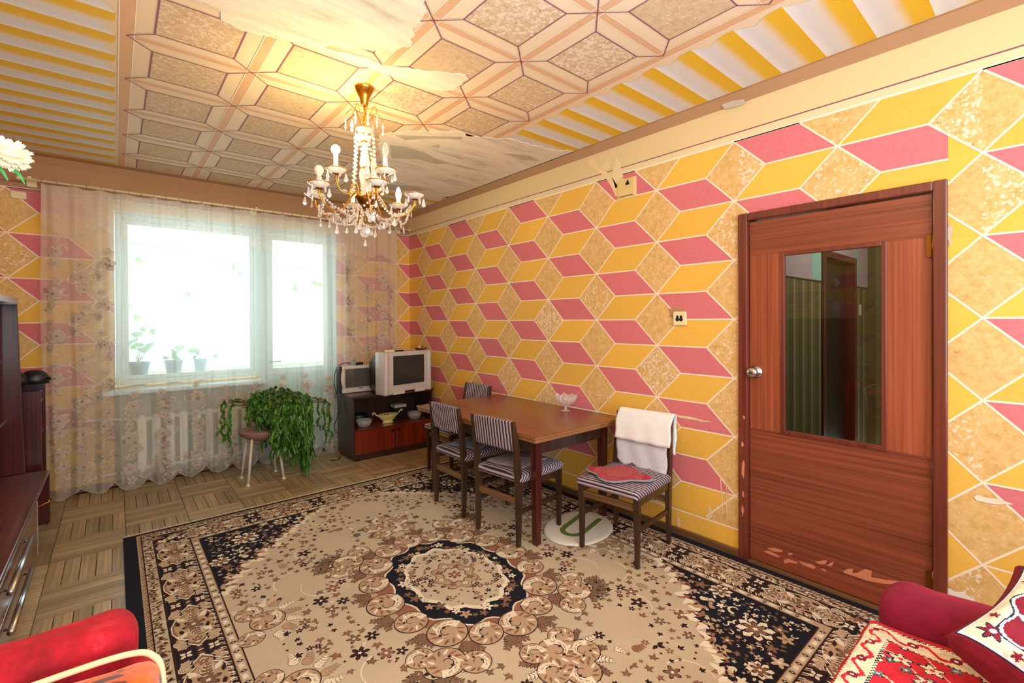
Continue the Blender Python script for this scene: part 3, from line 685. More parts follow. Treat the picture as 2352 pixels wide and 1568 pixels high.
# ---------------------------------------------------------------- entry door
dr = thing('door_2', '', ''); del dr['label']; del dr['category']; dr['kind'] = 'structure'
q = MB(); xf0, xf1 = X1-.022, X1-.0005
q.box(xf0, xf1, DOORY1-.055, DOORY1, 0.0, DOORZ, 'door_frame'); q.box(xf0, xf1, DOORY0, DOORY0+.05, 0.0, DOORZ, 'door_frame'); q.build('casing', dr, bevel=.006)
q = MB(); q.box(xf0, xf1, DOORY0+.05, DOORY1-.055, DOORZ-.045, DOORZ, 'door_frame'); q.build('casing', dr, bevel=.006)
q = MB(); q.box(X1-.004, X1+.12, DOORY1-.056, DOORY1-.030, 0, DOORZ-.03, 'door_frame'); q.box(X1-.004, X1+.12, DOORY0+.030, DOORY0+.05, 0, DOORZ-.03, 'door_frame'); q.box(X1-.004, X1+.12, DOORY0+.05, DOORY1-.056, DOORZ-.045, DOORZ-.030, 'door_frame'); q.build('jamb', dr)
bx('threshold', X1-.03, X1+.12, DOORY0+.05, DOORY1-.055, 0, .018, 'wood_rail', dr, bevel=.004)
ly0, ly1, lx0, lx1, lz0, lz1 = .390, 1.206, X1+.004, X1+.042, .024, 2.022
gy0, gy1, gz0, gz1 = .560, 1.033, .80, 1.822
leaf = thing('door_leaf', '', ''); del leaf['label']; del leaf['category']; leaf.parent = dr
q = MB(); q.box(lx0, lx1, gy1, ly1, gz0-.0, gz1, 'door_v'); q.build('stile', leaf, bevel=.001)
q = MB(); q.box(lx0, lx1, ly0, gy0, gz0, gz1, 'door_v'); q.build('stile', leaf, bevel=.001)
q = MB(); q.box(lx0, lx1, ly0, ly1, gz1, lz1, 'door_h'); q.build('rail', leaf, bevel=.001)
q = MB(); q.box(lx0, lx1, ly0, ly1, lz0, gz0, 'door_h')
def on_plane_x(px, py, X):   # photograph measurement to a point of the plane x = X
    v = fw+rt2*(px-1176)/1074.42-up2*(py-742.02)/1074.42; k = X/v.x; return (v.y*k, v.z*k+CAMH)
def ngon(mb, pts, m):
    bm = bmesh.new(); f = bm.faces.new([bm.verts.new(p) for p in pts]); bmesh.ops.triangulate(bm, faces=[f]); bm.verts.index_update()
    mb.faces([v.co[:] for v in bm.verts], [[v.index for v in f.verts] for f in bm.faces], m); bm.free()
for i, P in enumerate([[(615, 655), (665, 655), (725, 672), (715, 684), (660, 678)], [(595, 680), (625, 672), (665, 690), (705, 712), (690, 718), (640, 700)], [(730, 735), (760, 728), (825, 752), (815, 762), (770, 752), (735, 760)],
        [(830, 742), (870, 755), (920, 765), (948, 785), (930, 797), (860, 770)], [(940, 748), (1000, 738), (1025, 740), (1010, 765), (970, 765)], [(1020, 775), (1045, 755), (1070, 748), (1055, 778)], [(975, 795), (1000, 795), (1022, 808), (1010, 815)], [(755, 690), (785, 688), (790, 700), (765, 704)],
        [(1130, 810), (1165, 795), (1200, 795), (1195, 825), (1225, 822), (1280, 797), (1325, 808), (1320, 850), (1420, 870), (1520, 880), (1532, 895), (1500, 905), (1400, 895), (1290, 875), (1220, 850), (1140, 825)]]):
    ngon(q, [(lx0-.0008-.0001*i,)+on_plane_x(1552+x*.34014, 1035+y*.34014, lx0) for x, y in P], 'salmon')
q.build('rail', leaf)
frm = MB(); t_ = .018
for (a0_, a1_, c0_, c1_) in ((gy0-.004, gy0+t_, gz0-.004, gz1+.004), (gy1-t_, gy1+.004, gz0-.004, gz1+.004), (gy0+t_, gy1-t_, gz1-t_, gz1+.004), (gy0+t_, gy1-t_, gz0-.004, gz0+t_)):
    frm.box(lx0-.008, lx0+.02, a0_, a1_, c0_, c1_, 'door_frame')
frm.build('bead', leaf, bevel=.003)
bx('pane', lx0+.012, lx0+.016, gy0+.001, gy1-.001, gz0+.001, gz1-.001, 'doorglass', leaf)
q = MB(); kx = lx0
q.tube([(kx, 1.172, 1.135), (kx-.006, 1.172, 1.135)], .037, 'metal_chrome', 20); q.tube([(kx-.004, 1.172, 1.135), (kx-.04, 1.172, 1.135)], .012, 'metal_chrome', 12)
q.tube([(kx-.030, 1.172, 1.135), (kx-.042, 1.172, 1.135), (kx-.058, 1.172, 1.135), (kx-.066, 1.172, 1.135)], [.016, .030, .030, .018], 'metal_chrome', 16)
kn = q.build('door_knob', leaf)
for z in (.22, 1.78):
    q = MB(); q.tube([(X1-.012, .384, z-.06), (X1-.012, .384, z+.06)], .008, 'brass_dark', 8); q.box(X1-.006, X1+.003, .360, .410, z-.05, z+.05, 'brass_dark'); q.build('hinge', leaf)
for i, (y, z, a, c) in enumerate([(1.235, .58, .012, .05), (1.24, .40, .006, .012), (1.243, .30, .006, .02), (1.238, .62, .008, .02), (1.25, .72, .006, .01)]):
    pass
q = MB()
for i, (y, z, a, c) in enumerate([(1.235, .55, .010, .05), (1.235, .40, .006, .02), (1.238, .30, .006, .03), (1.238, .70, .007, .016), (1.23, .86, .006, .01)]):
    q.fan([(xf0-.0008, p[0], p[1]) for p in blob(y, z, a, c, 10, .4, 60+i)], 'salmon')
q.build('chipped_paint', dr)

# hall beyond the glass
def wallpaper():
    t = NT('striped_hall_wallpaper'); tc = t.node('ShaderNodeTexCoord'); sp = t.node('ShaderNodeSeparateXYZ'); t.link(tc.outputs['Object'], sp.inputs[0])
    f = t.math('FRACT', t.math('DIVIDE', t.math('ADD', sp.outputs[0], sp.outputs[1]), .21)); n = t.noise(60, 3, t.coord())
    c = t.ramp(f, [(0, (96, 84, 34)), (.40, (112, 96, 44)), (.46, (150, 140, 96)), (.62, (164, 154, 110)), (.68, (104, 92, 40)), (.9, (130, 120, 70)), (1, (96, 84, 34))])
    t.col(t.mix(t.math('MULTIPLY', n, .3), c, lin((60, 50, 20)))); t.set(Roughness=.8); return t.m
M['hallpaper'] = wallpaper(); M['hallup'] = simple('hall_upper_paint', (196, 168, 168), .8, .12, 2)
M['hallup2'] = simple('hall_teal_patch', (160, 196, 180), .8, .1, 3)
HY = 1.45; HX1 = 6.6
b = MB(); ddx0, ddx1 = 5.06, 6.02
b.box(X1+.12, ddx0, HY, HY+.1, 0, 1.79, 'hallpaper'); b.box(ddx1, HX1, HY, HY+.1, 0, 1.79, 'hallpaper'); b.box(X1+.12, ddx0, HY, HY+.1, 1.79, 2.8, 'hallup'); b.box(ddx1, HX1, HY, HY+.1, 1.79, 2.8, 'hallup'); b.box(ddx0, ddx1, HY, HY+.1, 2.05, 2.8, 'hallup')
b.box(4.75, 5.0, HY-.001, HY, 1.80, 2.8, 'hallup2'); b.box(6.1, 6.2, HY-.001, HY, 1.80, 2.8, 'hallup2')
b.box(X1+.12, ddx0-.06, HY-.006, HY, 1.785, 1.797, 'wood_dark'); b.box(ddx1+.06, HX1, HY-.006, HY, 1.785, 1.797, 'wood_dark')
b.build('wall_hall', kind='structure')
b = MB(); b.box(HX1, HX1+.1, -1.2, HY+.1, 0, 2.8, 'hallpaper'); b.box(X1+.12, HX1, -1.3, -1.2, 0, 2.8, 'hallpaper'); b.build('wall_hall_end', kind='structure')
bx('ceiling_hall', X1+.12, HX1+.1, -1.3, HY+.1, 2.8, 2.9, 'hallup', kind='structure')
hd = thing('door_3', '', ''); del hd['label']; del hd['category']; hd['kind'] = 'structure'
q = MB(); q.box(ddx0-.06, ddx0+.02, HY-.02, HY+.1, 0, 2.09, 'door_frame'); q.box(ddx1-.02, ddx1+.06, HY-.02, HY+.1, 0, 2.09, 'door_frame'); q.box(ddx0+.02, ddx1-.02, HY-.02, HY+.1, 2.03, 2.09, 'door_frame'); q.build('door_frame', hd)
bx('panel', ddx0+.02, ddx1-.02, HY+.06, HY+.1, 0, 2.03, 'wood_dark', hd)
q = MB(); q.box(6.22, 6.29, HY-.014, HY-.001, 1.48, 1.60, 'cream_plastic'); tag(q.build('light_switch', bevel=.004), 'white light switch on striped wallpaper seen through the door glass', 'switch')
hl = bpy.data.lights.new('hall_lamp', 'POINT'); hl.energy = 60; hl.shadow_soft_size = .1; ho = bpy.data.objects.new('hall_lamp', hl); C.objects.link(ho); ho.location = (5.0, .2, 2.5)

# sockets
q = MB(); sk = thing('wall_socket', 'cream double wall socket with two dark sockets beside the door', 'socket', (X1, 1.651, 1.454))
q.box(-.016, -.0005, -.048, .048, -.047, .047, 'cream_plastic'); q.build('plate', sk, bevel=.008)
for s_ in (-1, 1):
    q = MB()
    for dz_, r_ in ((.012, .009), (-.006, .013)): q.tube([(-.0155, s_*.013, dz_), (-.0175, s_*.013, dz_)], r_, 'hole', 12)
    q.build('socket_hole', sk)
jb = thing('junction_box', 'square cream junction box cover high on the patterned wall', 'junction box', (X1, 2.075, 2.412))
q = MB(); q.box(-.014, -.0005, -.072, .072, -.062, .062, 'beige_plastic'); q.box(-.006, -.0005, -.085, .085, -.075, .074, 'cream'); q.build('cover', jb, bevel=.004)
q = MB(); q.box(-.018, -.013, -.03, .0, .022, .04, 'hole'); q.build('clip', jb); q = MB(); q.box(-.019, -.013, -.022, -.012, .0401, .055, 'hole'); q.build('clip', jb); q = MB(); q.box(-.016, -.013, -.06, .06, -.058, -.054, 'hole'); q.build('slot', jb)







# ---------------------------------------------------------------- rug
RCX, RCY, RA, RB, RT = 1.452, 2.22, 1.418, 1.835, .009
rb = MB(); rb.box(-RA, RA, -RB, RB, .001, RT, 'rug_navy')
LAY = .00016; rR0 = random.Random(99)
def rp(pts, m, lay): z_ = LAY*(lay+rR0.random()*.9); rb.poly([(x, y, RT+z_) for x, y in pts], 'rug_'+m)
def rm(pts, m, lay):      # in all four mirrored quarters
    for sx_ in (1, -1):
        for sy_ in (1, -1):
            q = [(x*sx_, y*sy_) for x, y in pts]
            if sx_*sy_ < 0: q = q[::-1]
            rp(q, m, lay)
def ar(pts): return sum(pts[i-1][0]*pts[i][1]-pts[i][0]*pts[i-1][1] for i in range(len(pts)))/2
def ccw(pts): return pts if ar(pts) > 0 else pts[::-1]
def star(cx, cy, r, n, inner=.5, ph=0, sx_=1, sy_=1):
    return ccw([(cx+sx_*r*(1 if i % 2 == 0 else inner)*cos(ph+pi*i/n), cy+sy_*r*(1 if i % 2 == 0 else inner)*sin(ph+pi*i/n)) for i in range(2*n)])
def leafp(cx, cy, a, L, W, n=4):
    P = [(L*i/n, W*sin(pi*(i/n)**.8)) for i in range(n+1)]; P += [(x, -y) for x, y in P[::-1][1:-1]]
    return ccw([(cx+x*cos(a)-y*sin(a), cy+x*sin(a)+y*cos(a)) for x, y in P])
def grow(pts, k, c=None):
    c = c or (sum(p[0] for p in pts)/len(pts), sum(p[1] for p in pts)/len(pts))
    return [(c[0]+(x-c[0])*k, c[1]+(y-c[1])*k) for x, y in pts]
def maple(cx, cy, r, a, L, m, om, R, put):
    # 5-lobed serrated leaf
    lobes = [(-2.2, .55), (-1.15, .85), (0, 1), (1.15, .85), (2.2, .55)]; P = []
    for th, k in lobes:
        P += [(th-.42, .34), (th-.2, .62*k), (th-.12, .56*k), (th, k), (th+.12, .60*k), (th+.24, .62*k)]
    P.append((pi, .12))
    P = [(cx+r*k*cos(a+th), cy+r*k*sin(a+th)) for th, k in P]
    put(ccw(grow(P, 1.22, (cx, cy))), om, L); put(ccw(P), m, L+1)
def flower(cx, cy, r, L, m, om, cm, n, ph, put):
    P = []
    for i in range(n):
        a = ph+2*pi*i/n; P += [(cx+r*.42*cos(a-pi/n), cy+r*.42*sin(a-pi/n)), (cx+r*.8*cos(a-.28), cy+r*.8*sin(a-.28)), (cx+r*cos(a), cy+r*sin(a)), (cx+r*.8*cos(a+.28), cy+r*.8*sin(a+.28))]
    put(ccw(grow(P, 1.2, (cx, cy))), om, L); put(ccw(P), m, L+1)
    put(star(cx, cy, r*.28, 5, .6, ph), cm, L+2)
def ribbon(pts, w0, w1, m, L, put):
    N = len(pts)
    for i in range(N-1):
        a, c = pts[i], pts[i+1]; d = math.dist(a, c)
        if d < 1e-5: continue
        nx, ny = -(c[1]-a[1])/d, (c[0]-a[0])/d; wa, wc = (w0+(w1-w0)*i/(N-1))/2, (w0+(w1-w0)*(i+1)/(N-1))/2
        put(ccw([(a[0]-nx*wa, a[1]-ny*wa), (c[0]-nx*wc, c[1]-ny*wc), (c[0]+nx*wc, c[1]+ny*wc), (a[0]+nx*wa, a[1]+ny*wa)]), m, L)
def spiral(cx, cy, r0, r1, a0, turn, n=14): return [(cx+(r0+(r1-r0)*i/n)*cos(a0+turn*i/n), cy+(r0+(r1-r0)*i/n)*sin(a0+turn*i/n)) for i in range(n+1)]
def scroll(cx, cy, r, a, flip, L, put):
    """shell-like scroll lobe: brown disc, dark rim, cream comma, rust hatching"""
    disc = [(cx+r*cos(t*pi/9), cy+r*sin(t*pi/9)) for t in range(18)]
    put(grow(disc, 1.06, (cx, cy)), 'dark', L); put(disc, 'mid', L+1)
    for i in range(11):
        t = a-flip*(.2+.5*i); put(leafp(cx+r*.50*cos(t), cy+r*.50*sin(t), t-.7*flip, r*.52, r*.085, 3), ('rust', 'brown', 'cream')[i % 3], L+2)
    s1 = spiral(cx, cy, r*.80, r*.26, a, flip*3.6, 18); ribbon([p for p in s1], r*.50, r*.10, 'cream', L+3, put)
    for i in range(6):
        t = a+flip*(.35+.5*i); rr0 = r*(.80-.09*i); put(leafp(cx+rr0*cos(t), cy+rr0*sin(t), t+2.2*flip, r*.34, r*.05, 3), 'mid', L+4)
    ribbon(spiral(cx, cy, r*.52, r*.10, a+.5*flip, flip*4.0, 14), r*.06, r*.04, 'dark', L+4, put)
    for j in (1.2, 2.9): put(star(cx+r*.42*cos(a+j), cy+r*.42*sin(a+j), r*.13, 4, .6, a), 'dark', L+5)
def frond(cx, cy, a, Ln, curve, m, om, L, put, k=6, w=.3):
    x, y, t = cx, cy, a; pts = [(x, y)]
    for i in range(k): x += Ln/k*cos(t); y += Ln/k*sin(t); t += curve/k; pts.append((x, y))
    for i in range(k):
        for s_ in (-1, 1):
            ll = Ln*w*(1-.5*i/k); aa = a+curve*i/k+s_*.8
            put(grow(leafp(pts[i][0], pts[i][1], aa, ll, ll*.26, 3), 1.3), om, L); put(leafp(pts[i][0], pts[i][1], aa, ll, ll*.24, 3), m, L+1)
    ribbon(pts, Ln*.07, Ln*.03, m, L+1, put)
RW = [.066, .022, .058, .187, .036]   # navy edge, zigzag, mottled guard, main border, bead guard
bx0 = RA; by0 = RB
rR = random.Random(21)
def ring(d0x, d0y, d1x, d1y, m, lay):
    ax, ay, cx, cy = RA-d0x, RB-d0y, RA-d1x, RB-d1y
    for P in ([(-ax, -ay), (ax, -ay), (cx, -cy), (-cx, -cy)], [(ax, -ay), (ax, ay), (cx, cy), (cx, -cy)], [(ax, ay), (-ax, ay), (-cx, cy), (cx, cy)], [(-ax, ay), (-ax, -ay), (-cx, -cy), (-cx, cy)]): rp(ccw(P), m, lay)
NX, NY = .066, .03           # navy edge is wide on the long sides, narrow at the ends
d = [0, .024, .082, .272, .318]
def dd(i): return (NX+d[i], NY+d[i])
ring(*dd(0), *dd(1), 'mid', 1); ring(*dd(1), *dd(2), 'tan', 1); ring(*dd(2), *dd(3), 'dark', 1); ring(*dd(3), *dd(4), 'mid', 1)
FX, FY = RA-NX-d[4], RB-NY-d[4]
for i in (1, 2, 3, 4):
    ax, ay = RA-NX-d[i], RB-NY-d[i]
    ribbon([(-ax, -ay), (ax, -ay), (ax, ay), (-ax, ay), (-ax, -ay)], .006, .006, 'dark', 6, rp)
def side(fn):
    """fn(u along, v across 0 outer..; length half, put) for the four sides"""
    fn(lambda u, v: (u, -(RB-NY)+v), RA-NX); fn(lambda u, v: (u, (RB-NY)-v), RA-NX)
    fn(lambda u, v: (-(RA-NX)+v, u), RB-NY); fn(lambda u, v: ((RA-NX)-v, u), RB-NY)
def sidefn(mp, H):
    def P(pts, m, L): rp(ccw([mp(*p) for p in pts]), m, L)
    n = int((H-.02)*2/.022)
    for i in range(n):
        u = -H+.02+i*.022; P([(u, .002), (u+.010, .022), (u+.016, .022), (u+.006, .002)], 'dark' if i % 2 else 'rust', 3); P([(u+.010, .002), (u+.016, .002), (u+.012, .012)], 'cream', 4)
    i = 0; u = -H+.04
    while u < H-.04:   # guard of small squiggles
        c = ('brown', 'dark', 'cream', 'olive', 'brown')[i % 5]
        P(leafp(u, .053+.012*sin(i*1.7), rR.uniform(0, 6), rR.uniform(.018, .034), .007, 3), c, 3); P(leafp(u+.006, .045+.014*cos(i*2.1), rR.uniform(0, 6), .02, .006, 3), 'brown' if i % 2 else 'dark', 4); u += .011; i += 1
    # main border: elongated cartouches alternating with dark boxes
    p = .47; n = max(1, round((2*H-.4)/p)); p = (2*H-.4)/n
    for k in range(n):
        uc = -H+.2+p*(k+.5); vc = .177
        for (sc_, m, L) in ((1.12, 'dark', 3), (1.06, 'cream', 4), (1.0, 'brown', 5), (.92, 'mid', 6)):
            base = [(-.19, 0), (-.15, .035), (-.115, .03), (-.09, .062), (-.03, .082), (.03, .082), (.09, .062), (.115, .03), (.15, .035), (.19, 0)]
            base = base+[(x, -y) for x, y in base[::-1][1:-1]]
            P([(uc+x*sc_*(p/.47), vc+y*sc_) for x, y in base], m, L)
        put = lambda pts, m, L: P(pts, m, L)
        flower(uc, vc, .042, 8, 'brown', 'dark', 'cream', 6, .3, put); 
        for s_ in (-1, 1):
            frond(uc+s_*.035, vc, 0 if s_ > 0 else pi, .085, .6*s_, 'brown', 'cream', 9, put, 4, .42); flower(uc+s_*.135, vc, .018, 9, 'rust', 'dark', 'cream', 5, 0, put)
            for t_ in (-1, 1): P(leafp(uc+s_*.05, vc+t_*.03, .6*t_*s_, .06*s_, .012), 'cream', 9); P(leafp(uc+s_*.02, vc+t_*.055, .2*t_, .05*s_, .009), 'dark', 9)
        ue = uc+p/2
        if k < n-1 or True:
            for vv in (vc-.052, vc+.052):
                P([(ue-.075, vv-.033), (ue+.075, vv-.033), (ue+.075, vv+.033), (ue-.075, vv+.033)], 'navy', 3); P([(ue-.048, vv-.026), (ue+.048, vv-.026), (ue+.048, vv+.026), (ue-.048, vv+.026)], 'dark', 4)
                for a in range(4): P(leafp(ue+.003*cos(a*pi/2+.78), vv+.003*sin(a*pi/2+.78), a*pi/2+.78, .026, .009, 3), 'cream', 6)
                for s_ in (-1, 1): P(leafp(ue+s_*.06, vv-.025, pi/2, .05, .010, 3), 'mid', 5); P(star(ue+s_*.06, vv, .012, 4, .5), 'rust', 6)
            for j in range(-5, 6): P(leafp(ue+j*.018, vc-.012, pi/2+.3*(j % 2), .026, .005, 3), ('cream', 'brown')[j % 2], 7)
        for s_ in (-1, 1):
            for vv, q_ in ((vc-.075, 1), (vc+.075, -1)):
                frond(uc+s_*.11, vv, (0 if s_ > 0 else pi)+.5*q_*s_, .08, -.9*s_*q_, 'mid', 'cream', 7, put, 4, .4)
                for j in range(4): P(leafp(uc+s_*(.03+.03*j), vv+.012*q_, rR.uniform(0, 6), .024, .008, 3), ('rust', 'cream', 'mid', 'olive')[j], 7)
    # zig-zag between main border and bead guard
    u = -H+.3; i = 0
    while u < H-.3:
        P([(u, .268), (u+.012, .246), (u+.018, .246), (u+.007, .268)], ('cream', 'dark', 'mid')[i % 3], 8); u += .013; i += 1
    # bead guard
    u = -H+.34; i = 0; nb = round((2*H-.68)/.075); st = (2*H-.68)/nb
    for i in range(nb):
        uc = -H+.34+st*(i+.5); vc = .295
        P([(uc-st*.38, vc-.015), (uc+st*.38, vc-.015), (uc+st*.42, vc), (uc+st*.38, vc+.015), (uc-st*.38, vc+.015), (uc-st*.42, vc)], 'tan', 7)
        P([(uc-st*.22, vc-.010), (uc+st*.2, vc-.010), (uc+st*.24, vc+.004), (uc-st*.1, vc+.011)], 'cream', 8)
        e_ = uc+st*.5; P([(e_-.010, vc), (e_, vc-.014), (e_+.010, vc), (e_, vc+.014)], 'dark', 8); P(star(e_, vc, .005, 4, .6), 'cream', 9)
side(sidefn)
# corner blocks of the border
for i in range(10):
    u, v = rR.uniform(.10, .25), rR.uniform(.10, .25)
    flower(RA-NX-u, RB-NY-v, .03, 6, ('mid', 'brown', 'cream')[i % 3], 'dark', 'rust', 5, i, rm)
# field
rp([(-FX, -FY), (FX, -FY), (FX, FY), (-FX, FY)], 'tan', 2)
# corner spandrels
sp_edge = [(FX, .66), (.98, .70), (.97, .80), (.90, .82), (.87, .93), (.79, .94), (.75, 1.04), (.67, 1.06), (.63, 1.15), (.55, 1.19), (.50, 1.28), (.42, 1.31), (.38, 1.40), (.29, 1.43), (.25, FY)]
rm(ccw(sp_edge+[(FX, FY)]), 'navy', 3)
def inspan(x, y, mg=0):
    for i in range(len(sp_edge)-1):
        a, c = sp_edge[i], sp_edge[i+1]
        if min(a[0], c[0]) <= x <= max(a[0], c[0]): 
            t = (x-a[0])/(c[0]-a[0]+1e-9); return y > a[1]+(c[1]-a[1])*t+mg
    return x > FX-.05 and y > .7
rm([(x-.0, y) for x, y in []] or [(0, 0), (0, 0), (0, 0)], 'tan', 0)
def stepped(pts, n):
    out = []
    for i in range(len(pts)-1):
        for k in range(n): out.append((pts[i][0]+(pts[i+1][0]-pts[i][0])*k/n, pts[i][1]+(pts[i+1][1]-pts[i][1])*k/n))
    return out
ed = stepped(sp_edge, 3)
for i, (x, y) in enumerate(ed):
    rm(leafp(x+.03, y+.03, -2.35+.8*sin(i*1.9), .075, .02), 'rust' if i % 2 else 'mid', 5)
    rm(leafp(x+.01, y+.01, -2.35+1.0*sin(i*2.7), .06, .015), 'cream', 6)
    rm(leafp(x+.025, y+.02, -2.6+1.3*sin(i*1.3), .03, .006), 'dark', 7)
placed = []
def free(x, y, r):
    for a, c, q in placed:
        if (a-x)**2+(c-y)**2 < (r+q)**2: return False
    return True
for i in range(2600):
    x, y = rR.uniform(.2, FX-.03), rR.uniform(.66, FY-.03); r = rR.choice((.038, .03, .024, .018, .013))
    if i > 300: r = rR.choice((.02, .014, .011))
    if not inspan(x, y, .05) or not free(x, y, r*.9): continue
    placed.append((x, y, r*.86)); k = i % 7
    if k in (0, 1, 2): flower(x, y, r, 5, ('mid', 'tan', 'brown', 'cream')[i % 4], 'dark', ('rust', 'dark', 'cream')[i % 3], 5, rR.random()*6, rm)
    elif k in (3, 4): frond(x-r*.5, y, rR.random()*6, r*1.8, rR.uniform(-2, 2), ('cream', 'olive', 'mid')[i % 3], 'dark', 5, rm, 4, .5)
    elif k == 5: maple(x, y, r, rR.random()*6, 5, ('olive', 'brown', 'tan')[i % 3], 'dark', 0, rm)
    else: ribbon(spiral(x, y, r, r*.3, rR.random()*6, 4.2, 10), r*.4, r*.15, 'cream', 6, rm)
for (x, y, r) in ((.80, 1.30, .085), (.98, 1.05, .06), (.55, 1.42, .055)):
    flower(x, y, r, 9, 'cream', 'dark', 'rust', 8, .2, rm); flower(x, y, r*.62, 12, 'brown', 'dark', 'cream', 6, .5, rm)
# central medallion
def ell(a, c, n, k=0, lob=0, ph=0, p=2.0):
    out = []
    for i in range(n):
        t = 2*pi*i/n; rr_ = 1+k*cos(lob*t+ph); cs, sn = cos(t), sin(t)
        den = (abs(cs)**p+abs(sn)**p)**(1/p); out.append((a*rr_*cs/den, c*rr_*sn/den))
    return out
NL = 16
for i in range(NL):       # leafy fringe outside the scrolls
    t = 2*pi*(i+.5)/NL; cx, cy = .455*cos(t), .60*sin(t)
    for j in (-1, 0, 1): frond(cx, cy, t+.5*j, .10, .7*j+.3, 'brown', 'dark', 4, rp, 5, .36)
rp(ell(.46, .60, 64, .03, 16), 'mid', 7); rp(ell(.43, .56, 64, .03, 16), 'rust', 8)
rp(ell(.345, .465, 64, .05, 12), 'cream', 9); rp(ell(.335, .455, 64, .05, 12), 'navy', 10)
for i in range(NL):
    t = 2*pi*i/NL; fl = 1 if (sin(2*t) >= 0) else -1; rr_ = .078 if i % 2 else .092
    scroll(.415*cos(t), .545*sin(t), rr_, t+2.6*fl, fl, 11+(i % 2)*5, rp)
for i in range(44):
    t = 2*pi*i/44; s_ = rR.uniform(.80, .92); flower(.30*s_*1.06*cos(t), .42*s_*1.06*sin(t), .017+.008*(i % 3), 22, ('cream', 'mid', 'olive', 'brown')[i % 4], 'dark', 'rust', 5, t, rp)
rp(ell(.262, .345, 48, .05, 12, pi), 'cream', 21); rp(ell(.235, .315, 48, .05, 12, pi), 'tan', 26)
for i in range(150):
    t = rR.random()*6.283; q_ = sqrt(rR.uniform(.22, .96)); x, y = .235*q_*cos(t), .315*q_*sin(t)
    c = ('brown', 'dark', 'rust', 'navy')[i % 4]
    (flower(x, y, .016, 27, c, 'dark', 'cream', 5, t, rp) if i % 3 == 0 else rp(star(x, y, rR.uniform(.007, .013), 4, .6, t), c, 28))
for (r_, m, L) in ((.115, 'brown', 30), (.108, 'mid', 31), (.068, 'brown', 33), (.058, 'tan', 34)):
    rp([(x, y*1.25) for x, y in ell(r_, r_, 40, .12, 8)], m, L)
for i in range(8): t = 2*pi*i/8; flower(.085*cos(t), .105*sin(t), .02, 35, ('cream', 'rust')[i % 2], 'dark', 'brown', 5, t, rp)
flower(0, 0, .034, 36, 'rust', 'dark', 'cream', 6, 0, rp)
# pendants above and below, and diagonal corner lobes
def mv(pts, m, L):
    for s_ in (1, -1):
        q = [(x, y*s_) for x, y in pts]; rp(ccw(q), m, L)
for (x, y, r, a, fl) in ((.0, .80, .085, -1.6, 1), (-.085, .745, .06, .5, -1), (.085, .745, .06, 2.6, 1), (-.09, .875, .07, 3.6, 1), (.09, .875, .07, -.5, -1), (0, .95, .075, 1.6, 1)):
    scroll(x, y, r, a, fl, 11, mv)
for i in range(11): t = -.5+i*.41; frond(.12*cos(t), .85+.12*sin(t), t, .085, .5, 'cream' if i % 2 else 'brown', 'dark', 4, mv, 5, .38)
for (x, y, r, a, fl) in ((.40, .54, .085, .8, 1), (.47, .45, .06, 0, -1), (.30, .62, .065, 1.6, 1)): scroll(x, y, r, a, fl, 6, rm)
for i in range(7): t = -.3+i*.35; frond(.46+.05*cos(t), .55+.05*sin(t), t, .10, .8, ('brown', 'olive')[i % 2], 'dark', 3, rm, 5, .36)
# scroll groups on the long sides
for (x, y, r, a, fl) in ((.90, .26, .075, 2.2, 1), (.99, .16, .055, 3.3, -1), (.96, .37, .06, 1.6, 1)): scroll(x, y, r, a, fl, 6, rm)
for i in range(9): t = 1.0+i*.42; frond(.93+.11*cos(t), .26+.13*sin(t), t, .08, .6, ('cream', 'mid')[i % 2], 'brown', 3, rm, 5, .4)
# scattered sprigs over the field
placed = []
def outside(x, y):
    if (x/.57)**2+(y/.72)**2 < 1.02: return False
    if x < .22 and .66 < y < 1.06: return False
    if inspan(x, y, -.10) or x > FX-.06 or y > FY-.06: return False
    if (x-.93)**2+(y-.26)**2 < .175**2: return False
    return True
for i in range(7000):
    x, y = rR.uniform(.02, FX), rR.uniform(.02, FY); r = rR.choice((.038, .034, .030, .025)) if i < 3500 else .016
    if not outside(x, y) or not free(x, y, r*1.02): continue
    h_ = sin(x*9.5+1.3)*sin(y*8.3+.7)   # leave bare wool between the sprigs
    if h_ < -.34: continue
    placed.append((x, y, r*1.0)); k = rR.randrange(9)
    c = rR.choice(('brown', 'dark', 'rust', 'dark', 'brown')); o_ = 'cream' if c == 'dark' else 'dark'
    if k < 6: maple(x, y, r, rR.random()*6.28, 4, c, o_, 0, rm)
    elif k < 8: flower(x, y, r, 4, c, 'dark', 'cream', rR.choice((5, 6)), rR.random()*6, rm)
    elif i % 2: frond(x-r*.7, y-r*.7, rR.random()*1.5, r*2.2, rR.uniform(-1, 1), rR.choice(('cream', 'mid', 'rust')), 'brown', 4, rm, 4, .45)
    else:
        for j in range(3): rm(leafp(x, y, rR.random()*6, r*1.1, r*.3), c, 4)
for (x0_, y0_, a) in ((.62, .30, .3), (.60, .75, 1.0), (.30, 1.15, .2), (.80, .50, 1.3)):
    P = [(x0_, y0_)]; t = a
    for i in range(16): P.append((P[-1][0]+.014*cos(t), P[-1][1]+.014*sin(t))); t += .13
    ribbon(P, .007, .003, 'cream', 3, rm)
rug = rb.build('rug', loc=(RCX, RCY, 0))
tag(rug, 'large beige and black floral machine-woven rug covering the parquet', 'rug')
fr = MB(); r = random.Random(2)
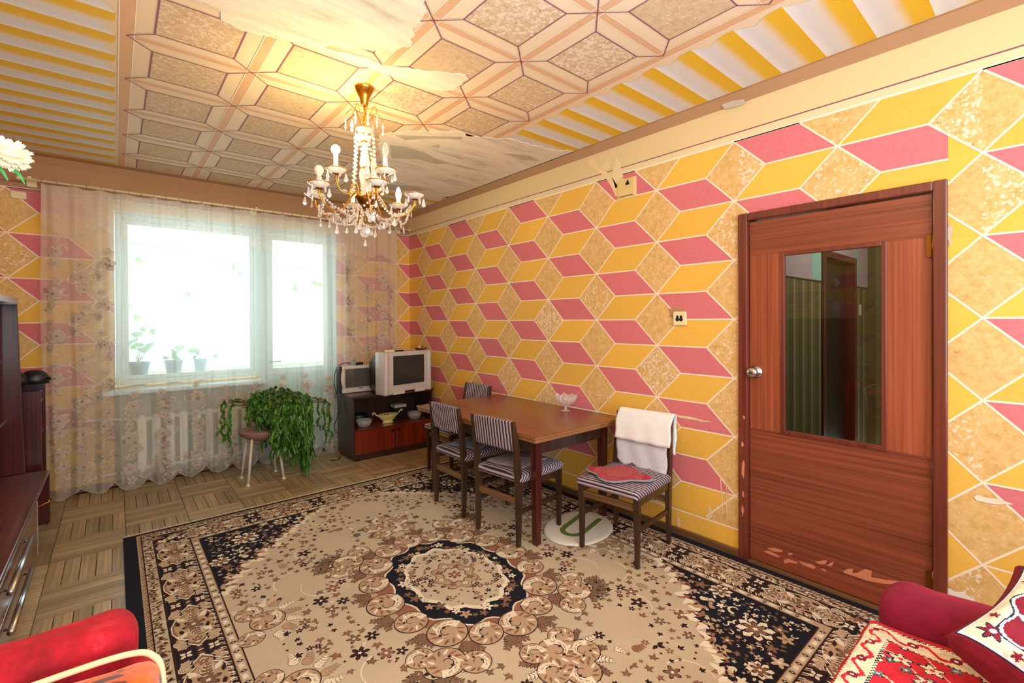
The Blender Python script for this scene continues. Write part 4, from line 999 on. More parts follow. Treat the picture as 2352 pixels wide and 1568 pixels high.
for s_ in (-1, 1):
    n = 420
    for i in range(n):
        x = -RA+2*RA*i/n; L = .042+.014*r.random(); sk_ = r.uniform(-.006, .006); y = s_*(RB-.004)
        fr.hexa([(x, y, .001), (x+.006, y, .001), (x+.006+sk_, y+s_*L, .0005), (x+sk_, y+s_*L, .0005)][::s_], [(x, y, .008), (x+.006, y, .008), (x+.006+sk_, y+s_*L, .003), (x+sk_, y+s_*L, .003)][::s_], 'fringe')
fr.build('fringe', rug, kind='stuff')

# oval bath mat under the chair
mt = thing('oval_mat', 'small oval white terry mat with a green loop beside the table leg', 'mat', (2.435, 2.165, RT+.003), radians(14))
q = MB(); prof = [(0.0001, .006), (.90, .011), (.97, .009), (1, .002), (1, 0)]
q.lathe([(r_, z_) for r_, z_ in prof], 'mat_white', n=48, sx=.285, sy=.222); q.build('pile', mt)
q = MB(); P = [(.21-.02*i, .072) for i in range(14)]+[(-.07-.085*sin(pi*i/14), .072*cos(pi*i/14)) for i in range(1, 14)]+[(-.05+.02*i, -.072) for i in range(13)]
for i in range(len(P)-1):
    z_ = seg(P[i], P[i+1], .034); q.poly([(x, y, .0125) for x, y in z_], 'mat_green')
q.build('green_ring', mt, solid=.003)

# ---------------------------------------------------------------- table
TX0, TX1, TY0, TY1, TZ = 1.94, 2.825, 2.07, 3.53, .735
tb = thing('dining_table', 'brown veneered extending dining table against the patterned wall', 'table', (0, 0, 0))
bx('tabletop', TX0, TX1, TY0, TY1, TZ-.018, TZ, 'wood_table', tb, .002); bx('tabletop_leaf', TX0+.004, TX1-.004, TY0+.004, TY1-.004, TZ-.04, TZ-.020, 'wood_tedge', tb, .002)
bx('edge_strip', TX0-.002, TX1+.002, TY0-.002, TY0+.0, TZ-.017, TZ-.003, 'wood_tedge', tb)
q = MB(); q.box(TX0-.002, TX0, TY0, TY1, TZ-.017, TZ-.003, 'wood_tedge'); q.build('edge_strip', tb)
zt = TZ-.040
for a in ((TX0+.10, TX1-.10, TY0+.10, TY0+.122), (TX0+.10, TX1-.10, TY1-.122, TY1-.10), (TX0+.10, TX0+.122, TY0+.122, TY1-.122), (TX1-.122, TX1-.10, TY0+.122, TY1-.122)):
    bx('apron', a[0], a[1], a[2], a[3], zt-.105, zt-.001, 'wood_dark', tb)
for x in (TX0+.11, TX1-.11):
    for y in (TY0+.11, TY1-.11):
        q = MB(); h = .028; k_ = .021
        q.hexa([(x-k_, y-k_, .0125), (x+k_, y-k_, .0125), (x+k_, y+k_, .0125), (x-k_, y+k_, .0125)], [(x-h, y-h, zt-.001), (x+h, y-h, zt-.001), (x+h, y+h, zt-.001), (x-h, y+h, zt-.001)], 'wood_mahog'); q.build('leg', tb, bevel=.003)
# ---------------------------------------------------------------- chairs
def rbox(x0, x1, y0, y1, z0, z1, r, m, fn=None, n=6):
    """pillow-edged slab"""
    bm = bmesh.new(); bmesh.ops.create_cube(bm, size=1)
    for v in bm.verts: v.co = Vector(((x0+x1)/2+v.co.x*(x1-x0), (y0+y1)/2+v.co.y*(y1-y0), (z0+z1)/2+v.co.z*(z1-z0)))
    bmesh.ops.bevel(bm, geom=bm.edges[:]+bm.verts[:], offset=r, segments=3, affect='EDGES', profile=.5)
    if fn:
        for ax in ('x', 'y', 'z'):
            lo, hi = dict(x=(x0, x1), y=(y0, y1), z=(z0, z1))[ax]; no = dict(x=(1, 0, 0), y=(0, 1, 0), z=(0, 0, 1))[ax]
            for i in range(1, n):
                c = lo+(hi-lo)*i/n; co_ = tuple(c if k == 1 else 0 for k in no)
                bmesh.ops.bisect_plane(bm, geom=bm.verts[:]+bm.edges[:]+bm.faces[:], plane_co=co_, plane_no=no)
        for v in bm.verts: v.co = Vector(fn(v.co))
    q = MB(); bm.verts.index_update(); q.faces([v.co[:] for v in bm.verts], [[v.index for v in f.verts] for f in bm.faces], m, True); bm.free(); return q
def make_chair():
    t = thing('dining_chair', '', 'chair', group='striped dining chairs')
    Hw = .192
    for s_ in (-1, 1):
        q = MB(); y = s_*Hw   # rear leg runs up as the back post, raked backwards
        L = [(-.205, 0.0, .013), (-.200, .30, .019), (-.205, .44, .020), (-.222, .62, .017), (-.250, .80, .012)]
        for i in range(4):
            (xa, za, ra), (xb, zb, rb_) = L[i], L[i+1]
            q.hexa([(xa-ra*1.1, y-ra*.8, za), (xa+ra*1.1, y-ra*.8, za), (xa+ra*1.1, y+ra*.8, za), (xa-ra*1.1, y+ra*.8, za)], [(xb-rb_*1.1, y-rb_*.8, zb), (xb+rb_*1.1, y-rb_*.8, zb), (xb+rb_*1.1, y+rb_*.8, zb), (xb-rb_*1.1, y+rb_*.8, zb)], 'wood_chair')
        q.build('leg', t, bevel=.002)
        q = MB(); q.hexa([(.205-.012, y-.012, 0), (.205+.012, y-.012, 0), (.205+.012, y+.012, 0), (.205-.012, y+.012, 0)], [(.205-.018, y-.018, .41), (.205+.018, y-.018, .41), (.205+.018, y+.018, .41), (.205-.018, y+.018, .41)], 'wood_chair'); q.build('leg', t, bevel=.002)
        bx('stretcher', -.19, .195, y-.008, y+.008, .20, .228, 'wood_chair', t, .002)
        bx('apron', -.19, .19, y-.010, y+.010, .355, .40, 'wood_chair', t, .002)
    bx('back_rail', -.211, -.195, -Hw+.014, Hw-.014, .262, .302, 'wood_rail', t, .002)
    bx('front_rail', .197, .213, -Hw+.014, Hw-.014, .325, .365, 'wood_rail', t, .002)
    def seat(v):
        x, y, z = v; up_ = 1 if z > .43 else 0
        w = 1-.03*(.5-x)*1
        return (x, y*w, z+(.010*(1-(x/.24)**2)*(1-(y/.23)**2) if up_ else 0)-.006*abs(y/.22)**3+.0015*sin(x*60)*sin(y*50))
    rbox(-.215, .245, -.215, .215, .402, .452, .018, 'stripe_seat', seat).build('seat', t)
    def back(v):
        x, y, z = v; return (x-.03*(z-.60)/.2-.012*cos(y/.19*pi/2)+.0012*sin(z*90+y*30), y, z+.006*cos(y*pi/.38))
    rbox(-.232, -.198, -.178, .178, .600, .800, .011, 'stripe_back', back, 8).build('backrest', t)
    return t
ch0 = make_chair()
def place(o, x, y, rz, label, z=RT+.0035): o.location = (x, y, z); o.rotation_euler = (0, 0, rz); o['label'] = label; return o
chairs = [place(ch0, 2.145, 3.03, 0, 'striped dining chair at the table nearer the televisions, back to the room'),
          place(copy_tree(ch0), 2.129, 2.444, radians(5.5), 'striped dining chair at the table corner nearer the round mat, back to the room'),
          place(copy_tree(ch0), 2.515, 3.775, pi+.02, 'striped dining chair half hidden behind the far end of the table'),
          place(copy_tree(ch0), 2.4715, 1.80, pi+radians(6.3), 'striped dining chair between table and door with white towel over its back')]
# pad, folded cloths on the seats
pad = thing('seat_pad', 'red dotted patchwork pad lying on the chair by the door', 'seat pad', (2.40, 1.80, RT+.0035+.468), radians(200))
def padshape(t, k=1): 
    r_ = (.165+.028*cos(4*t+.3))*k; return (r_*cos(t)*.92, r_*sin(t)*1.15)
q = MB(); n = 48; q.faces([(padshape(2*pi*i/n)[0], padshape(2*pi*i/n)[1], .001) for i in range(n)]+[(0, 0, .001)], [(i, (i+1) % n, n) for i in range(n)], 'grey_cloth')
top = [(padshape(2*pi*i/n, .93)[0], padshape(2*pi*i/n, .93)[1], .008) for i in range(n)]
q.faces(top+[(0, 0, .012)], [(i, (i+1) % n, n) for i in range(n)], 'red_patch', True)
q.faces([(padshape(2*pi*i/n)[0], padshape(2*pi*i/n)[1], .001) for i in range(n)]+top, [(i, (i+1) % n, n+(i+1) % n, n+i) for i in range(n)], 'olive_trim' if 'olive_trim' in M else 'grey_cloth')
q.build('pad', pad)
q = MB(); M['dotw'] = simple('pale_pink_dot', (236, 190, 190), .9); M['patch2'] = simple('brown_pink_patch', (176, 84, 84), .95, .3, 90)
for i in range(-10, 11):
    for j in range(-12, 13):
        x, y = i*.014+(j % 2)*.007, j*.0125; t = atan2(y/1.15, x/.92); R = math.hypot(x/.92, y/1.15)
        if .078 < R < (.165+.028*cos(4*t+.3))*.88: zz = .008+.004*(1-R/.15)+.0016; q.poly([(x-.003, y-.002, zz), (x+.003, y-.002, zz), (x+.003, y+.002, zz), (x-.003, y+.002, zz)], 'dotw')
q.build('dots', pad, kind='stuff')
q = MB(); q.faces([((.085+.03*(i % 2))*cos(2*pi*i/16), (.085+.03*(i % 2))*sin(2*pi*i/16), .0125) for i in range(16)]+[(0, 0, .015)], [(i, (i+1) % 16, 16) for i in range(16)], 'patch2'); q.build('star_patch', pad)
def cloth(name, label, cx, cy, sx_, sy_, z, rz, m, seed):
    r = random.Random(seed); q = MB()
    q.grid(lambda u, v: ((u-.5)*sx_*(1+.06*sin(v*9+seed)), (v-.5)*sy_*(1+.07*sin(u*8)), .003+.010*sin(pi*u)*sin(pi*v)*(1+.4*sin(u*17+v*9))), 14, 14, m)
    o = q.build(name, loc=(cx, cy, z), rot=(0, 0, rz), solid=.006); tag(o, label, 'cloth'); return o
cloth('folded_cloth', 'grey blue crumpled cloth on the seat of the chair nearer the televisions', 2.17, 3.02, .30, .26, .478, .3, 'grey_cloth', 1)
M['grey_print'] = simple('grey_floral_cloth', (150, 134, 140), .95, .35, 26)
cloth('folded_cloth', 'grey floral cloth on the seat of the chair at the table corner', 2.12, 2.46, .30, .30, .478, .2, 'grey_print', 2)
# towel over the back of the nearest chair
tw = thing('towel', 'white folded towel draped over the chair back beside the door', 'towel')
bcx, bcy, brz = 2.4715, 1.80, radians(6.3)
def cl(x, y, z):   # chair local -> world for the fourth chair
    a = pi+brz; return (bcx+x*cos(a)-y*sin(a), bcy+x*sin(a)+y*cos(a), z+RT+.0035)
def drape(prof, y0_, y1_, m, name, amp, jag=0, nu=30, nv=28, solid=.004):
    q = MB(); L = [0]
    for i in range(1, len(prof)): L.append(L[-1]+math.dist(prof[i], prof[i-1]))
    def f(u, v):
        s_ = u*L[-1]; k = 0
        while k < len(L)-2 and s_ > L[k+1]: k += 1
        t = (s_-L[k])/(L[k+1]-L[k]); x = prof[k][0]+(prof[k+1][0]-prof[k][0])*t; z = prof[k][1]+(prof[k+1][1]-prof[k][1])*t
        y = y0_+(y1_-y0_)*v
        e_ = max(0, 1-u*6); z -= jag*e_*(abs(sin(v*9.5))-.4)*1.0+jag*e_*(v-.5)*1.6
        x += amp*sin(v*17+z*12)*.5*(1 if x > -.23 else -1)*abs(z-.8)*5
        return cl(x, y+.004*sin(z*40), z)
    q.grid(f, nu, nv, m); return q.build(name, tw, solid=solid)
drape([(-.180, .455), (-.185, .58), (-.200, .70), (-.222, .795), (-.240, .812), (-.262, .80)], -.172, .19, 'towel_lace', 'lace_cloth', .004, .03)
drape([(-.168, .625), (-.170, .64), (-.192, .74), (-.214, .80), (-.236, .826), (-.262, .818), (-.276, .79), (-.268, .66), (-.262, .56)], -.178, .215, 'towel', 'towel_fold', .006, .004, solid=.010)

# ---------------------------------------------------------------- glass compote on the table
cg = thing('glass_compote', 'cut glass footed bowl standing on the brown table', 'glass bowl', (2.69, 2.52, TZ+.001))
q = MB(); N = 32; prof = [(.001, .0), (.036, .001), (.038, .004), (.012, .010), (.008, .022), (.010, .034), (.036, .048), (.064, .072), (.080, .098), (.086, .122), (.082, .121), (.074, .098), (.058, .075), (.03, .055), (.001, .048)]
v = []; f = []
for i, (r_, z_) in enumerate(prof):
    for j in range(N):
        k_ = (1+.05*(1 if j % 2 else -1)) if r_ > .03 and z_ > .04 else 1; dz_ = .008*(1 if j % 4 < 2 else -1) if z_ > .115 else 0
        v.append((r_*k_*cos(2*pi*j/N), r_*k_*sin(2*pi*j/N), z_+dz_))
for i in range(len(prof)-1):
    for j in range(N): f.append((i*N+j, i*N+(j+1) % N, (i+1)*N+(j+1) % N, (i+1)*N+j))
q.faces(v, f, 'crystalbowl'); q.build('bowl', cg)

# ---------------------------------------------------------------- television stand
SX0, SX1, SY0, SY1, SZ = 1.85, 2.78, 4.69, 5.12, .675
st = thing('television_stand', 'dark wood television stand with open shelf and two red doors', 'cabinet')
bx('plinth', SX0+.02, SX1-.02, SY0+.02, SY1, .001, .05, 'wood_dark', st)
bx('side_panel', SX0, SX0+.018, SY0, SY1, .04, SZ-.03, 'wood_dark', st, .002); bx('side_panel', SX1-.018, SX1, SY0, SY1, .04, SZ-.03, 'wood_dark', st, .002)
bx('bottom_board', SX0+.018, SX1-.018, SY0+.004, SY1, .05, .07, 'wood_dark', st); bx('back_panel', SX0+.018, SX1-.018, SY1-.008, SY1, .07, SZ-.03, 'wood_dark', st)
bx('top_board', SX0-.012, SX1+.012, SY0-.012, SY1, SZ-.03, SZ, 'wood_dark', st, .006)
q = MB(); q.box(SX0-.013, SX1+.013, SY0-.0135, SY0-.011, SZ-.006, SZ-.001, 'brass_dark'); q.build('trim_strip', st)
bx('shelf', SX0+.018, SX1-.018, SY0+.004, SY1-.008, .305, .322, 'wood_red', st)
q = MB(); q.box(SX0+.018, SX1-.018, SY0+.001, SY0+.004, .318, .323, 'brass'); q.build('trim_strip', st)
xm = (SX0+SX1)/2
for a, c, kx in ((SX0+.019, xm-.003, xm-.035), (xm+.003, SX1-.019, xm+.035)):
    bx('door', a, c, SY0-.002, SY0+.014, .072, .303, 'wood_red', st, .002)
    dd_ = [o for o in st.children if o.name.startswith('door')][-1]
    q = MB(); q.tube([(kx, SY0-.002, .275), (kx, SY0-.008, .275), (kx, SY0-.018, .275)], [.010, .007, .016], 'black', 12); q.build('knob', dd_)
for x in (SX0+.05, SX1-.05): q = MB(); q.tube([(x, SY0+.03, 0), (x, SY0+.03, .05)], .014, 'black'); q.build('foot', st)
def ware(name, label, cat, x, y, z, prof, m, sx_=1, sy_=1, extra=None, n=24):
    q = MB(); q.lathe(prof, m, n=n, sx=sx_, sy=sy_)
    if extra: extra(q)
    o = q.build(name, loc=(x, y, z)); return tag(o, label, cat)
ware('glass_dish', 'low ribbed glass bowl at the left end of the stand shelf', 'glass bowl', 2.02, 4.82, .323, [(.03, 0), (.06, .01), (.08, .05), (.084, .075), (.079, .074), (.07, .04), (.001, .012)], 'crystalbowl')
ware('dark_bowl', 'dark glossy bowl behind the left glass dish on the stand shelf', 'bowl', 2.03, 5.0, .323, [(.03, 0), (.07, .02), (.095, .07), (.10, .11), (.094, .11), (.08, .06), (.001, .03)], 'black')
ware('glass_dish', 'small cut glass bowl at the right end of the stand shelf', 'glass bowl', 2.62, 4.82, .323, [(.03, 0), (.055, .01), (.075, .05), (.082, .08), (.077, .079), (.066, .04), (.001, .012)], 'crystalbowl')
tu = thing('tureen', 'yellow oval tureen with curled handles on the stand shelf', 'tureen', (2.30, 4.84, .323))
M['yellow_china'] = simple('yellow_china', (226, 216, 138), .25, .12, 14, coat=.3); M['red_glaze'] = simple('red_glaze', (190, 60, 40), .4)
q = MB(); q.lathe([(.05, 0), (.055, .008), (.04, .02), (.07, .05), (.095, .085), (.10, .095), (.095, .098), (.08, .07), (.001, .05)], 'yellow_china', n=28, sx=1.25, sy=.7); q.build('body', tu)
for s_ in (-1, 1):
    q = MB(); q.tube([(s_*.10, 0, .075), (s_*.135, 0, .10), (s_*.155, 0, .125), (s_*.170, 0, .128), (s_*.176, 0, .115), (s_*.168, 0, .106)], .007, 'yellow_china'); q.build('handle', tu)
q = MB(); q.tube([(-.05, -.02, .101), (-.02, -.045, .099), (.0, -.03, .10)], .006, 'red_glaze'); q.build('spoon_handle', tu)
q = MB(); q.box(-.09, .09, -.07, .07, 0, .02, 'black'); q.box(-.07, .07, -.05, .05, .02, .13, 'black'); q.box(-.075, .075, -.055, .055, .13, .165, 'silver'); tag(q.build('appliance', loc=(2.50, 4.98, .323), bevel=.006), 'small black and grey kitchen device at the back of the stand shelf', 'appliance')
# televisions
def crt(name, label, cx, cy, z, w, h, dep, rz, bez, frame_m, scr, side_m, sp=0.0, wing=0):
    t = thing(name, label, 'television', (cx, cy, z), rz)      # front faces -y
    fd = .05 if w < .5 else .15; rbox(-w/2, w/2, .0, fd, 0, h, .012, frame_m).build('front_frame', t)
    bl, br, bt, bb = bez
    x0, x1, z0, z1 = -w/2+bl, w/2-br, bb, h-bt
    q = MB(); q.grid(lambda u, v: (x0+(x1-x0)*u, -.004-.008*(1-(2*u-1)**2*.5-(2*v-1)**2*.5), z0+(z1-z0)*v), 12, 10, scr); q.build('screen', t)
    q = MB()
    for (a, c, e0, e1) in ((x0-.010, x0, z0-.010, z1+.010), (x1, x1+.010, z0-.010, z1+.010), (x0, x1, z1, z1+.010), (x0, x1, z0-.010, z0)): q.box(a, c, -.008, .002, e0, e1, 'silver2' if frame_m != 'silver2' else 'silver')
    q.build('screen_frame', t, bevel=.003)
    q = MB(); a = w/2-.012; c = w*.30
    q.hexa([(-a, fd, .01), (a, fd, .01), (c, dep, .04), (-c, dep, .04)], [(-a, fd, h-.012), (a, fd, h-.012), (c, dep, h*.72), (-c, dep, h*.72)], side_m); q.build('back_shell', t, bevel=.01)
    return t
tv1 = crt('small_television', 'small silver tube television on the left of the dark stand', 2.015, 4.95, SZ+.003, .365, .292, .23, .02, (.035, .028, .035, .058), 'silver2', 'screen1', 'black')
q = MB()
for s_ in (-1, 1): q.box(s_*.1825-.006+(-.018 if s_ < 0 else 0), s_*.1825+.006+(.018 if s_ > 0 else 0), .004, .09, .0, .290, 'black')
q.build('side_panel', tv1, bevel=.003)
q = MB()
for s_ in (-1, 1): q.tube([(s_*.170, -.002, .05), (s_*.184, .0, .12), (s_*.187, .0, .16), (s_*.184, .0, .20), (s_*.170, -.002, .26)], .007, 'silver2', 8)
q.build('speaker_rim', tv1)
q = MB(); q.tube([(-.13, -.001, .022), (-.13, -.007, .022)], .009, 'silver', 12)
for i in range(6): q.tube([(-.03+.022*i, -.001, .022), (-.03+.022*i, -.005, .022)], .005, 'silver', 8)
q.box(.0, .05, -.003, .001, .040, .047, 'black'); q.build('buttons', tv1, kind='stuff')
a2 = atan2(.118, .628)
tv2 = crt('large_television', 'larger silver tube television with stereo side speakers on the stand', 2.405, 4.560, SZ+.003, .625, .445, .44, a2, (.115, .095, .045, .095), 'silver', 'screen2', 'black')
q = MB()
for s_ in (-1, 1): q.tube([(s_*.285, .004, .0), (s_*.285, .004, .02), (s_*.285, .004, .425), (s_*.285, .004, .44)], [.028, .032, .032, .028], 'silver', 14)
q.build('speaker_column', tv2)
q = MB(); q.box(-.20, -.06, -.02, .01, .0, .028, 'silver2'); q.box(-.06, .08, -.012, .01, .008, .026, 'black'); q.box(.08, .22, -.02, .01, .0, .028, 'silver2'); q.box(-.02, .05, -.002, .001, .052, .060, 'silver2'); q.build('control_panel', tv2, bevel=.004)
zt2 = SZ+.003+.445
q = MB(); q.box(-.05, .05, -.02, .02, 0, .018, 'cream_plastic'); tag(q.build('white_box', loc=(2.20, 4.57, zt2+.001), rot=(0, 0, .2), bevel=.004), 'small cream box lying on top of the larger television', 'box')
q = MB(); q.box(-.055, .055, -.018, .018, 0, .014, 'black'); tag(q.build('remote_control', loc=(2.315, 4.59, zt2+.001), rot=(0, 0, .3), bevel=.004), 'black remote control lying on top of the larger television', 'remote')
cb_ = thing('candy_dish', 'low dish of wrapped sweets on top of the larger television', 'dish', (2.60, 4.63, zt2+.001))
q = MB(); q.lathe([(.03, 0), (.05, .004), (.085, .022), (.088, .024), (.08, .02), (.001, .006)], 'brass_dark', sy=.7); q.build('dish', cb_)
for i in range(14):
    c = ('red_glaze', 'pink', 'black', 'cream_cloth', 'leaf_out')[i % 5]; r = random.Random(i+50); a = r.random()*6.28; R = r.random()*.055; q = MB()
    q.lathe([(0, -.009), (.009, -.005), (.012, 0), (.009, .005), (0, .009)], c, n=8); q.build('sweet', cb_, loc=(R*cos(a), R*.6*sin(a), .022+.012*(i % 2)), rot=(a, 1.2, 0))
q = MB(); q.box(-.055, .055, -.03, .03, 0, .028, 'black'); q.box(-.060, -.03, -.032, .032, .002, .030, 'screen_blue' if 'screen_blue' in M else 'grey_cloth'); tag(q.build('set_top_box', loc=(2.02, 4.99, SZ+.003+.292+.001), rot=(0, 0, .1), bevel=.004), 'small dark blue box on top of the small television', 'box')
q = MB(); P = [(2.02, 5.03, .985), (1.90, 5.08, .99), (1.83, 5.10, .93), (1.80, 5.08, .78), (1.815, 5.03, .62), (1.80, 4.98, .46), (1.76, 4.98, .33), (1.80, 4.98, .26), (1.846, 4.98, .27)]
def smooth(P, n=6):
    out = []
    for i in range(len(P)-1):
        p0, p1, p2, p3 = [Vector(P[max(0, min(len(P)-1, i+k))]) for k in (-1, 0, 1, 2)]
        for k in range(n):
            t = k/n; out.append(.5*((2*p1)+(p2-p0)*t+(2*p0-5*p1+4*p2-p3)*t*t+(3*p1-p0-3*p2+p3)*t**3))
    return out+[Vector(P[-1])]
q.tube(smooth(P), .004, 'black', 6); q.tube(smooth([(1.84, 5.0, .66), (1.825, 4.95, .55), (1.80, 4.98, .46), (1.835, 5.0, .60)]), .004, 'black', 6)
q.tube(smooth([(1.845, 4.95, .06), (1.80, 4.93, .02), (1.76, 4.88, .008), (1.70, 4.92, .006)]), .004, 'black', 6)
tag(q.build('power_cable'), 'black cables hanging down the left side of the television stand', 'cable')

# ---------------------------------------------------------------- plant on a stool
stl = thing('plant_stool', 'white legged stool with a wicker seat under the hanging cactus', 'stool', (1.03, 4.775, 0))
LX = [(-.145, -.14), (-.145, .14), (.145, -.14), (.145, .14)]
for x, y in LX:
    q = MB(); q.tube([(x, y, .012), (x*.72, y*.72, .40)], .0115, 'legwhite', 10); lg = q.build('leg', stl)
    q = MB(); q.tube([(x*1.01, y*1.01, 0), (x, y, .018)], .017, 'cream_plastic', 10); q.build('foot', lg)
q = MB(); q.lathe([(.05, .37), (.11, .378), (.165, .41), (.190, .452), (.185, .462), (.001, .458)], 'pot', n=24); q.build('seat', stl)
pl = thing('hanging_cactus', 'large trailing green cactus cascading over the stool', 'plant', (1.145, 4.76, .465))
q = MB(); q.lathe([(.08, 0), (.105, .10), (.11, .11), (.10, .11), (.001, .10)], 'pot', n=24); q.build('pot', pl)
PR = random.Random(5)
def branch(a, R, h, drop, seed):
    r = random.Random(seed); q = MB(); P = []; n = 20; dx, dy = cos(a), sin(a)
    L0 = .06*r.random()
    for i in range(n+1):
        t = i/n
        if t < .42: k = t/.42; x = R*sin(k*pi/2); z = .10+h*sin(k*pi*.62)/1.0
        else: k = (t-.42)/.58; x = R*(1+.06*k); z = .10+h*sin(pi*.62)-drop*k**1.05
        P.append(Vector((dx*x+.012*sin(i*1.3+seed), dy*x*.85+.012*cos(i*1.7+seed), z+0*L0)))
    P = [p for p in P if p.z > -.448]
    q.tube(P[:10], [.0045-.0003*i for i in range(len(P[:10]))], 'stem' if seed % 3 == 0 else 'leaf', 4)
    i = 2 if seed % 4 else 7
    while i < len(P)-1:   # chain of flat notched leaf segments
        a_, b_ = P[i], P[i+1]; d_ = (b_-a_); 
        for rep in range(2):
            u = Vector((r.uniform(-1, 1), r.uniform(-1, 1), r.uniform(-.2, .2))); u = (u-d_*(u.dot(d_)/max(d_.length_squared, 1e-9))).normalized()
            w = r.uniform(.008, .014); Ls = r.uniform(1.0, 1.7); dd2 = d_*Ls+u*.02*r.uniform(-1, 1)+Vector((0, 0, -.015)); nn = dd2.cross(u).normalized()*.002
            p = a_; q.poly([p, p+dd2*.25+u*w, p+dd2*.45+u*w*.6+nn, p+dd2*.7+u*w, p+dd2+nn, p+dd2*.72-u*w, p+dd2*.45-u*w*.55+nn, p+dd2*.22-u*w], 'leaf')
        i += 1
    return q
k = 0
for i in range(215):
    a = PR.random()*2*pi if i % 3 else PR.uniform(4.2, 6.3); f_ = PR.random()
    R = .04+.27*PR.random()**.7; h = .26-.42*R+PR.uniform(-.04, .05); R *= (.75 if cos(a) < -.2 and sin(a) > -.5 else 1); drop = PR.uniform(.22, .50) if R > .12 else PR.uniform(.12, .32)
    if -1.9 < a-2*pi*0 < .9 or a > 5.4 : drop += PR.uniform(.05, .32)      # fuller on the side of the television stand
    if cos(a) < -.35 and R > .15: drop *= .45; h += .03
    branch(a, R, h, drop, i).build('branch', pl)
for (a, R, h, drop) in ((3.15, .41, .20, .34), (3.3, .38, .16, .28), (3.0, .36, .20, .38), (3.2, .43, .19, .26), (.1, .44, .12, .36), (-.1, .42, .10, .42), (.2, .40, .13, .30), (-.25, .46, .09, .38), (.0, .47, .11, .33)):
    k += 1; branch(a, R, h, drop, 300+k*3).build('branch', pl)

# ---------------------------------------------------------------- wall unit at the left
wu = thing('media_cabinet', 'low mahogany cabinet with chrome-handled drawers along the left wall', 'cabinet')
FXC = -.365; FYC = 4.76; BH = .388
bx('top_board', X0+.006, FXC, 2.3, FYC-.02, BH-.022, BH, 'wood_mahog_y', wu, .006)
b = MB(); b.box(X0+.006, FXC, FYC-.022, FYC, .001, BH-.006, 'wood_mahog'); b.build('end_panel', wu, bevel=.010)
b = MB(); b.box(FXC-.002, FXC+.003, 2.35, FYC-.03, BH-.008, BH-.001, 'metal_chrome'); b.build('edge_trim', wu)
YD0, YD1 = 2.75, 4.03
bx('carcass', X0+.01, FXC-.018, YD0, YD1, .02, BH-.024, 'wood_mahog', wu)
for i, (z0, z1) in enumerate(((.03, .195), (.20, BH-.026))):
    bx('drawer', FXC-.018, FXC, YD0, YD1-.002, z0, z1, 'wood_mahog_y', wu, .002); dw = [o for o in wu.children if o.name.startswith('drawer')][-1]
    q = MB(); q.tube([(FXC+.022, YD0+.12, (z0+z1)/2+.03), (FXC+.022, YD1-.50, (z0+z1)/2+.03)], .013, 'metal_chrome', 12)
    for y in (YD0+.16, YD1-.54): q.tube([(FXC, y, (z0+z1)/2+.03), (FXC+.022, y, (z0+z1)/2+.03)], .006, 'metal_chrome', 8)
    q.build('handle', dw)
b = MB(); b.box(FXC-.004, FXC+.002, YD1-.002, YD1+.006, .02, BH-.024, 'metal_chrome'); b.build('edge_trim', wu)
b = MB(); b.tube([(FXC-.16, 4.55, .13), (FXC-.05, FYC-.03, .14), (FXC-.005, FYC-.02, .155), (FXC-.005, FYC-.02, .175)], .005, 'brass'); b.build('bracket', wu)
bx('near_panel', X0+.01, FXC+.012, 2.62, 2.645, .001, BH-.03, 'wood_mahog', wu, .004)
ht = thing('display_hutch', 'tall mahogany display hutch with glass doors on the low cabinet', 'cabinet')
HZ0, HZ1, HXF, HYF = BH+.001, 1.60, -.488, 4.76
b = MB()
b.hexa([(X0+.004, HYF-.03, HZ0), (HXF, HYF-.03, HZ0), (HXF, HYF-.006, HZ0), (X0+.004, HYF-.006, HZ0)], [(X0+.004, HYF-.03, HZ1), (HXF-.03, HYF-.03, HZ1), (HXF-.03, HYF-.006, HZ1), (X0+.004, HYF-.006, HZ1)], 'wood_mahog'); b.build('side_panel', ht, bevel=.004)
bx('side_panel', X0+.004, HXF, 2.70, 2.72, HZ0, HZ1, 'wood_mahog', ht, .004)
bx('back_panel', X0+.002, X0+.012, 2.72, HYF-.03, HZ0, HZ1-.03, 'wood_mahog', ht)
bx('top_board', X0+.004, HXF-.028, 2.70, HYF-.006, HZ1+.001, HZ1+.02, 'wood_mahog', ht)
b = MB(); b.box(X0+.004, HXF-.024, HYF-.045, HYF-.032, HZ1-.022, HZ1+.018, 'metal_chrome'); b.box(HXF-.030, HXF-.022, 2.7, HYF-.03, HZ1-.022, HZ1+.018, 'metal_chrome'); b.build('metal_trim', ht)
bx('shelf', X0+.012, -.575, 2.72, HYF-.032, .755, .775, 'wood_mahog_y', ht, .003); bx('shelf', X0+.012, -.60, 2.72, HYF-.032, 1.17, 1.188, 'wood_mahog_y', ht, .003)
bx('glass_door', -.600, -.596, 2.73, HYF-.09, .80, HZ1-.03, 'doorglass', ht)
bk = thing('bookcase', 'small dark red bookcase with open shelves beside the curtain', 'bookcase')
BX, BY0, BY1, BT = -.415, 4.86, 5.16, .985
bx('side_panel', X0+.01, BX, BY0, BY0+.018, .001, .945, 'wood_mahog', bk, .002); bx('side_panel', X0+.01, BX, BY1-.018, BY1, .001, BT-.001, 'wood_mahog', bk, .002)
bx('top_board', X0+.01, BX, BY1-.10, BY1-.018, BT-.018, BT, 'wood_mahog', bk, .002); bx('back_panel', X0+.002, X0+.01, BY0, BY1, .001, BT, 'wood_mahog', bk)
for z in (.06, .32, .62, .86): bx('shelf', X0+.01, BX-.01, BY0+.018, BY1-.018, z-.009, z+.009, 'wood_mahog_y', bk)
M['paper'] = simple('white_paper', (216, 212, 210), .8, .08, 12); M['blue'] = simple('blue_plastic', (24, 90, 200), .4)
q = MB(); r = random.Random(8)
